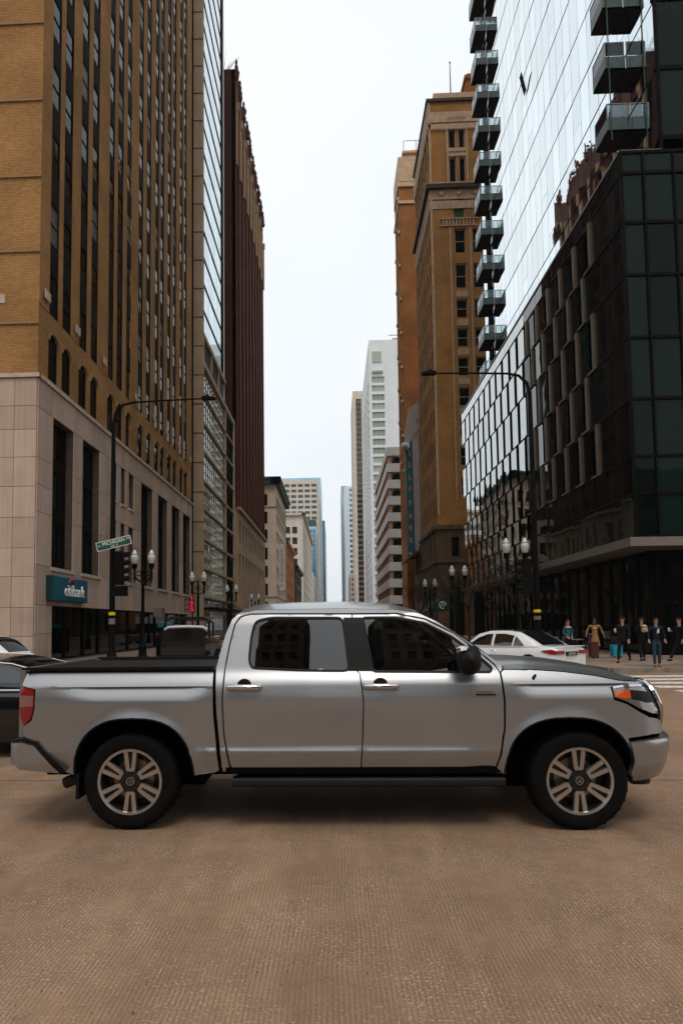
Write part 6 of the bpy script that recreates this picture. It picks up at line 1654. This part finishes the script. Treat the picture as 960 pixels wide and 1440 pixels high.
def person(loc, face, H, label, legs, arms, mats, hair='short', coat=0, group=None, scarf=None, female=False):
    """faces -Y when face=0. legs: ((hip pitch L, knee L), (hip pitch R, knee R)); arms: per side (elbow xyz offset, hand xyz offset) from the shoulder in body heights"""
    t = thing('person', label, 'person', loc, R(face), world=False)
    if group: t['group'] = group
    k = H
    sh = (.104 if not female else .092)*k; hp = .052*k
    hipz, kz = .52*k, .245*k
    V = Vector
    hips = V((0, 0, hipz)); chest = V((0, 0, .72*k)); neck = V((0, -.004*k, .835*k)); head = V((0, -.012*k, .93*k))
    lj = []
    for sg, (a, kn) in zip((-1, 1), legs):
        h = V((sg*hp, 0, hipz-.01*k)); d = V((sg*.02, -math.sin(R(a)), -math.cos(R(a)))); knee = h+d*kz
        d2 = V((0, -math.sin(R(a-kn)), -math.cos(R(a-kn)))); ank = knee+d2*(.235*k); lj.append([h, knee, ank])
    low = min(j[2].z for j in lj)-.04*k
    dz = -low
    up = V((0, 0, dz)); hips += up; chest += up; neck += up; head += up; lj = [[q+up for q in j] for j in lj]
    aj = []
    for sg, (e, w) in zip((-1, 1), arms):
        s = V((sg*sh, 0, .805*k))+up; el = s+V(e)*k; ha = s+V(w)*k; aj.append([s, el, ha])
    skm, top_m, leg_m, shoe_m, hair_m = mats
    # bare body: one continuous surface with fingers
    def hand(el, ha, sg):
        d = (ha-el).normalized(); side = d.cross(V((0, 1, 0))); side = side.normalized() if side.length > .2 else V((0, -1, 0)); out = []
        palm = ha+d*.035*k
        ch = [('h%d' % sg, ha, .017*k), ('p%d' % sg, palm, (.024*k, .012*k))]
        fing = []
        for i, l in enumerate((.036, .042, .040, .031)):
            s = palm+side*((i-1.5)*.011*k); curl = d.cross(side)*(.012*k)
            fing.append(['p%d' % sg, (s+d*.012*k, .0062*k), (s+d*l*.7*k+curl*.5, .0055*k), (s+d*l*k+curl*1.4, .0045*k)])
        fing.append(['h%d' % sg, (ha+side*-.02*k+d*.012*k, .008*k), (ha+side*-.032*k+d*.036*k, .006*k)])
        return ch, fing
    chains = [[('hip', hips, (.045*k, .038*k)), ('ch', chest, (.048*k, .036*k)), ('nk', neck-V((0, 0, .01*k)), .032*k), (head-V((0, 0, .035*k)), (.036*k, .040*k)), (head, (.043*k, .053*k)), (head+V((0, .004*k, .035*k)), (.036*k, .044*k))]]
    for n, (h, kn, an) in enumerate(lj): chains.append(['hip', (h, .030*k), (kn, .022*k), (an, .018*k), (an+V((0, -.055*k, -.025*k)), .016*k)])
    late = []
    for n, (s, e, h) in enumerate(aj):
        c, f = hand(e, h, n); chains.append(['ch', (s, .020*k), (e, .018*k)]+c); late += f
    def face_(bm):
        for v in bm.verts:
            d = v.co-head
            if d.length < .11*k and v.co.y < head.y-.02*k:
                q = math.exp(-((d.x/(.011*k))**2+((d.z+.006*k)/(.016*k))**2)); v.co.y -= q*.014*k          # nose
                for ex in (-.018*k, .018*k):
                    q = math.exp(-(((d.x-ex)/(.009*k))**2+((d.z-.012*k)/(.007*k))**2)); v.co.y += q*.006*k   # eye sockets
                q = math.exp(-((d.x/(.018*k))**2+((d.z+.03*k)/(.005*k))**2)); v.co.y -= q*.003*k
    body = skin('body', chains+late, skm, t, 1, face_)
    for sg in (-1, 1):
        b = MB(); b.lathe([(.001, 0), (.010*k, .002*k), (.014*k, .006*k), (.005*k, .010*k)], 8, (sg*.047*k, head.y+.005*k, head.z-.002*k), 'x'); b.build('ear', [skm], t, smooth=True)
        b = MB(); b.lathe([(.001, -.003*k), (.0055*k, 0), (.001, .002*k)], 8, (sg*.018*k, head.y-.046*k, head.z+.012*k), 'y'); b.build('eye', ['glasses'], t, smooth=True)
    b = MB(); b.box(-.014*k, .014*k, head.y-.052*k, head.y-.047*k, head.z-.034*k, head.z-.030*k); b.build('mouth', ['case_red'], t)
    # clothing
    cz = [[(hips-V((0, 0, .05*k)), (.072*k, .058*k)), ('hip', hips+V((0, 0, .01*k)), (.078*k, .062*k)), (V((0, 0, .62*k))+up, (.074*k, .056*k)), ('ch', chest, (.095*k, .064*k)), ('nk', neck-V((0, 0, .035*k)), (.05*k, .042*k))]]
    for s, e, h in aj: cz.append(['ch', (s, .036*k), (e, .028*k), (h-(h-e).normalized()*.008*k, .022*k)])
    skin('jacket', cz, top_m, t, 1)
    if coat:
        b = MB(); n = 20
        def ct(u, v):
            a = 2*math.pi*u; r = .078+.045*v*(1 if coat > .15 else .4); z = hips.z+.03*k-coat*k*v
            cx = (lj[0][1].x+lj[1][1].x)/2*v*0; return V((cx+r*k*math.cos(a), r*.78*k*math.sin(a)-.02*k*v, z+.004*k*math.sin(5*a)*v))
        b.grid(ct, n, 6); b.build('coat_skirt', [top_m], t, smooth=True)
    tz = [[('hip', hips, (.068*k, .055*k)), (hips+V((0, 0, .07*k)), (.06*k, .045*k))]]
    for h, kn, an in lj: tz.append(['hip', (h-V((0, 0, .02*k)), .056*k), (kn, .037*k), (an+V((0, 0, .012*k)), .030*k)])
    skin('trousers', tz, leg_m, t, 1)
    for h, kn, an in lj:
        b = MB(); P_ = [(an+V((0, .022*k, -.018*k)), .022*k), (an+V((0, -.01*k, -.014*k)), .027*k), (an+V((0, -.055*k, -.026*k)), .022*k), (an+V((0, -.088*k, -.030*k)), .013*k)]
        b.tube([p for p, r in P_], [r for p, r in P_], 10)
        for v in b.v: v.z = max(v.z, an.z-.04*k)
        b.build('shoe', [shoe_m], t, smooth=True)
    b = MB()
    hs = {'short': 1.0, 'long': 1.0, 'bun': 1.0}[hair]
    def hr(u, v):
        a = 2*math.pi*u; ph = v*R(112); fr = max(0, -math.sin(a)); ph *= (1-.42*fr); r = .053*k
        return head+V((r*.93*math.sin(ph)*math.cos(a), r*1.12*math.sin(ph)*math.sin(a)+.004*k, r*1.12*math.cos(ph)+.010*k))
    b.grid(hr, 20, 9); b.build('hair', [hair_m], t, smooth=True)
    if hair == 'long':
        b = MB(); b.tube([head+V((0, .03*k, .02*k)), head+V((0, .045*k, -.04*k)), head+V((.005*k, .05*k, -.12*k)), head+V((0, .05*k, -.17*k))], [.035*k, .05*k, .045*k, .015*k], 10)
        for v in b.v: v.x *= 1.25
        b.build('hair', [hair_m], t, smooth=True)
    return t, dict(head=head, hands=[a[2] for a in aj], k=k, chest=chest, lj=lj)
down = ((-.02, .0, -.16), (-.02, -.03, -.31)); downR = ((.02, .0, -.16), (.02, -.03, -.31))
hold = ((-.03, .01, -.16), (.05, -.13, -.10)); holdR = ((.03, .01, -.16), (-.05, -.13, -.10))
def cup(p, t_, k):
    b = MB(); b.lathe([(.028, -.06), (.038, .06), (.04, .065), (.036, .075)], 12, p); b.build('paper_cup', ['cup_white'], None, label='white paper cup held by the walking man in sunglasses', cat='cup')
# woman in teal denim jacket
t, q = person((9.85, 29.5, .15), 12, 1.62, 'woman in teal denim jacket with cream fleece collar standing behind the white car', ((2, 2), (-2, 2)), (((-.03, .02, -.15), (.03, -.09, -.26)), ((.03, .02, -.15), (-.03, -.09, -.26))), ('skin_a', 'teal_denim', 'black_cloth', 'black_cloth', 'hair_red'), 'long', female=True)
b = MB(); b.tube([q['head']+Vector((.055*math.cos(a)*1.62, .05*math.sin(a)*1.62, -.125*1.62)) for a in [i*math.pi/7 for i in range(15)]], .035, 6, cap=False); b.build('collar', ['fleece'], t, smooth=True)
# traveller in camel coat
t, q = person((11.15, 30.0, .15), -8, 1.70, 'person in long camel coat pulling two suitcases by the dark glass wall', ((4, 3), (-3, 2)), (((-.07, .03, -.13), (-.10, -.03, -.24)), ((.07, .03, -.13), (.11, -.02, -.25))), ('skin_b', 'camel', 'black_cloth', 'black_cloth', 'hair_dark'), 'short', coat=.27)
b = MB(); b.tube([q['chest']+Vector((.09*math.cos(a), .075*math.sin(a), .075-.2*max(0, -math.sin(a))*.3)) for a in [i*math.pi/7 for i in range(15)]], .028, 6, cap=False); b.build('scarf', ['fleece'], t, smooth=True)
def suitcase(x, y, w, h, mat, label, top=None):
    t = thing('suitcase', label, 'suitcase', (x, y, .15), R(10), world=False)
    b = MB(); b.prism(rounded([(-w/2, .06), (w/2, .06), (w/2, h), (-w/2, h)], .05), lambda u, v, d: (u, d, v), -.13, .13); b.build('shell', [mat], t, smooth=True)
    b = MB()
    for sx in (-.12, .12): b.tube([(sx, .08, h), (sx, .08, h+.32)], .010, 5)
    b.tube([(-.12, .08, h+.32), (.12, .08, h+.32)], .014, 5); b.build('handle', ['grey_metal'], t)
    for sx in (-w/2+.06, w/2-.06):
        b = MB(); b.lathe([(.01, -.02), (.035, -.02), (.035, .02), (.01, .02)], 10, (sx, -.09, .035), 'x'); b.build('wheel', ['rubber'], t)
    for k in range(4):
        b = MB(); b.box(-w/2+.06+k*(w-.12)/3-.008, -w/2+.06+k*(w-.12)/3+.008, -.137, -.13, .12, h-.06); b.build('rib', [mat], t)
    return t
suitcase(10.85, 29.4, .32, .70, 'case_red', 'dark red upright suitcase left of the person in the camel coat')
suitcase(11.95, 29.8, .42, .55, 'case_blue', 'bright blue suitcase right of the person in the camel coat')
t = thing('shoulder_bag', 'black bag resting on top of the bright blue suitcase', 'bag', (11.95, 29.85, .70), world=False)
b = MB(); b.prism(rounded([(-.2, .0), (.2, .0), (.16, .34), (-.14, .32)], .08), lambda u, v, d: (u, d, v), -.1, .1); b.build('bag_body', ['case_black'], t, smooth=True); b = MB(); b.tube([(-.12, 0, .3), (-.1, 0, .48), (.1, 0, .48), (.12, 0, .3)], .015, 5); b.build('strap', ['case_black'], t)
# walking man, leather jacket, sunglasses, cup
t, q = person((10.77, 26.2, .15), -38, 1.80, 'man in black leather jacket and sunglasses striding with a paper cup', ((26, 8), (-20, 22)), (((-.035, .0, -.16), (-.0, -.12, -.13)), downR), ('skin_a', 'leather', 'black_cloth', 'black_cloth', 'hair_dark'))
b = MB()
for sg in (-1, 1): b.lathe([(.001, 0), (.028, .002), (.03, .01)], 10, (sg*.034, q['head'].y-.095, q['head'].z+.022), 'y')
b.tube([(-.08, q['head'].y+.0, q['head'].z+.022), (-.06, q['head'].y-.09, q['head'].z+.024), (.06, q['head'].y-.09, q['head'].z+.024), (.08, q['head'].y, q['head'].z+.022)], .006, 4); b.build('sunglasses', ['glasses'], t)
T_ = Matrix.Translation(Vector((10.77, 26.2, .15))) @ Matrix.Rotation(R(-38), 4, 'Z'); cp = T_ @ (q['hands'][0]+Vector((.0, -.075, .03)))
cup(cp, None, 1)
# woman in black with food
t, q = person((11.95, 27.3, .15), -6, 1.70, 'woman in black top and sunglasses holding food in front of her chest', ((10, 4), (-8, 10)), (((-.03, .02, -.15), (.075, -.12, -.075)), ((.03, .02, -.15), (-.075, -.12, -.075))), ('skin_a', 'black_cloth', 'black_cloth', 'black_cloth', 'hair_dark'), 'bun', female=True)
b = MB()
for sg in (-1, 1): b.lathe([(.001, 0), (.028, .002), (.03, .01)], 10, (sg*.032, q['head'].y-.09, q['head'].z+.02), 'y')
b.build('sunglasses', ['glasses'], t)
tb = thing('paper_bag', 'crumpled paper food bag held by the woman in black', 'bag', (11.93, 27.0, 1.38), world=False)
b = MB(); b.lathe([(.05, -.12), (.10, -.09), (.12, .0), (.10, .07), (.13, .12)], 9); [setattr(v, 'x', v.x*(1+.15*math.sin(v.z*60))) for v in b.v]; b.build('bag_paper', ['paper'], tb)
b = MB(); b.lathe([(.06, .08), (.09, .12), (.03, .17)], 8); b.build('food', ['fleece'], tb)
# person in navy sweatshirt
t, q = person((10.8, 23.6, .15), 0, 1.66, 'person in navy sweatshirt with a small white print and blue jeans near the kerb', ((3, 2), (-3, 2)), (((-.05, .0, -.15), (-.055, -.04, -.27)), ((.05, .0, -.15), (.055, -.04, -.27))), ('skin_c', 'navy_cloth', 'blue_jeans', 'boot_tan', 'hair_dark'), 'short')
b = MB(); y = q['chest'].y-.115; z = q['chest'].z-.02; b.prism([(-.02, z-.07), (.0, z+.05), (.05, z+.10), (.05, z-.02), (.07, z-.05), (.03, z-.03), (.01, z-.06)], lambda u, v, d: (u, d, v), y-.012, y+.02); b.build('shirt_print', ['print_white'], t)
# person walking out at the right edge
t, q = person((13.2, 26.9, .15), -80, 1.74, 'dark clothed person with white cup walking at the right edge', ((28, 6), (-24, 26)), (((-.02, -.04, -.15), (.0, -.14, -.10)), downR), ('skin_a', 'black_cloth', 'black_cloth', 'black_cloth', 'hair_dark'))
T_ = Matrix.Translation(Vector((13.2, 26.9, .15))) @ Matrix.Rotation(R(-80), 4, 'Z'); cp = T_ @ (q['hands'][0]+Vector((0, -.07, .03)))
b = MB(); b.lathe([(.028, -.06), (.038, .06), (.04, .065), (.036, .075)], 12, cp); b.build('paper_cup', ['cup_white'], None, label='white paper cup held at the right edge of the photo', cat='cup')
bpy.data.scenes.remove(TMP)

# ------------------------------------------------------------------ air
def haze(dens):
    m = bpy.data.materials.new('pale air'); m.use_nodes = True; t = m.node_tree; t.nodes.clear()
    o = t.nodes.new('ShaderNodeOutputMaterial'); v = t.nodes.new('ShaderNodeVolumePrincipled')
    v.inputs['Color'].default_value = (.86, .93, .97, 1); v.inputs['Density'].default_value = dens; v.inputs['Anisotropy'].default_value = .2
    t.links.new(v.outputs[0], o.inputs['Volume'])
    b = MB(); b.box(-1550, 1550, -950, 3050, -1.7, 170); b.build('haze', [m], kind='stuff')
HAZE = .00012
if HAZE: haze(HAZE)
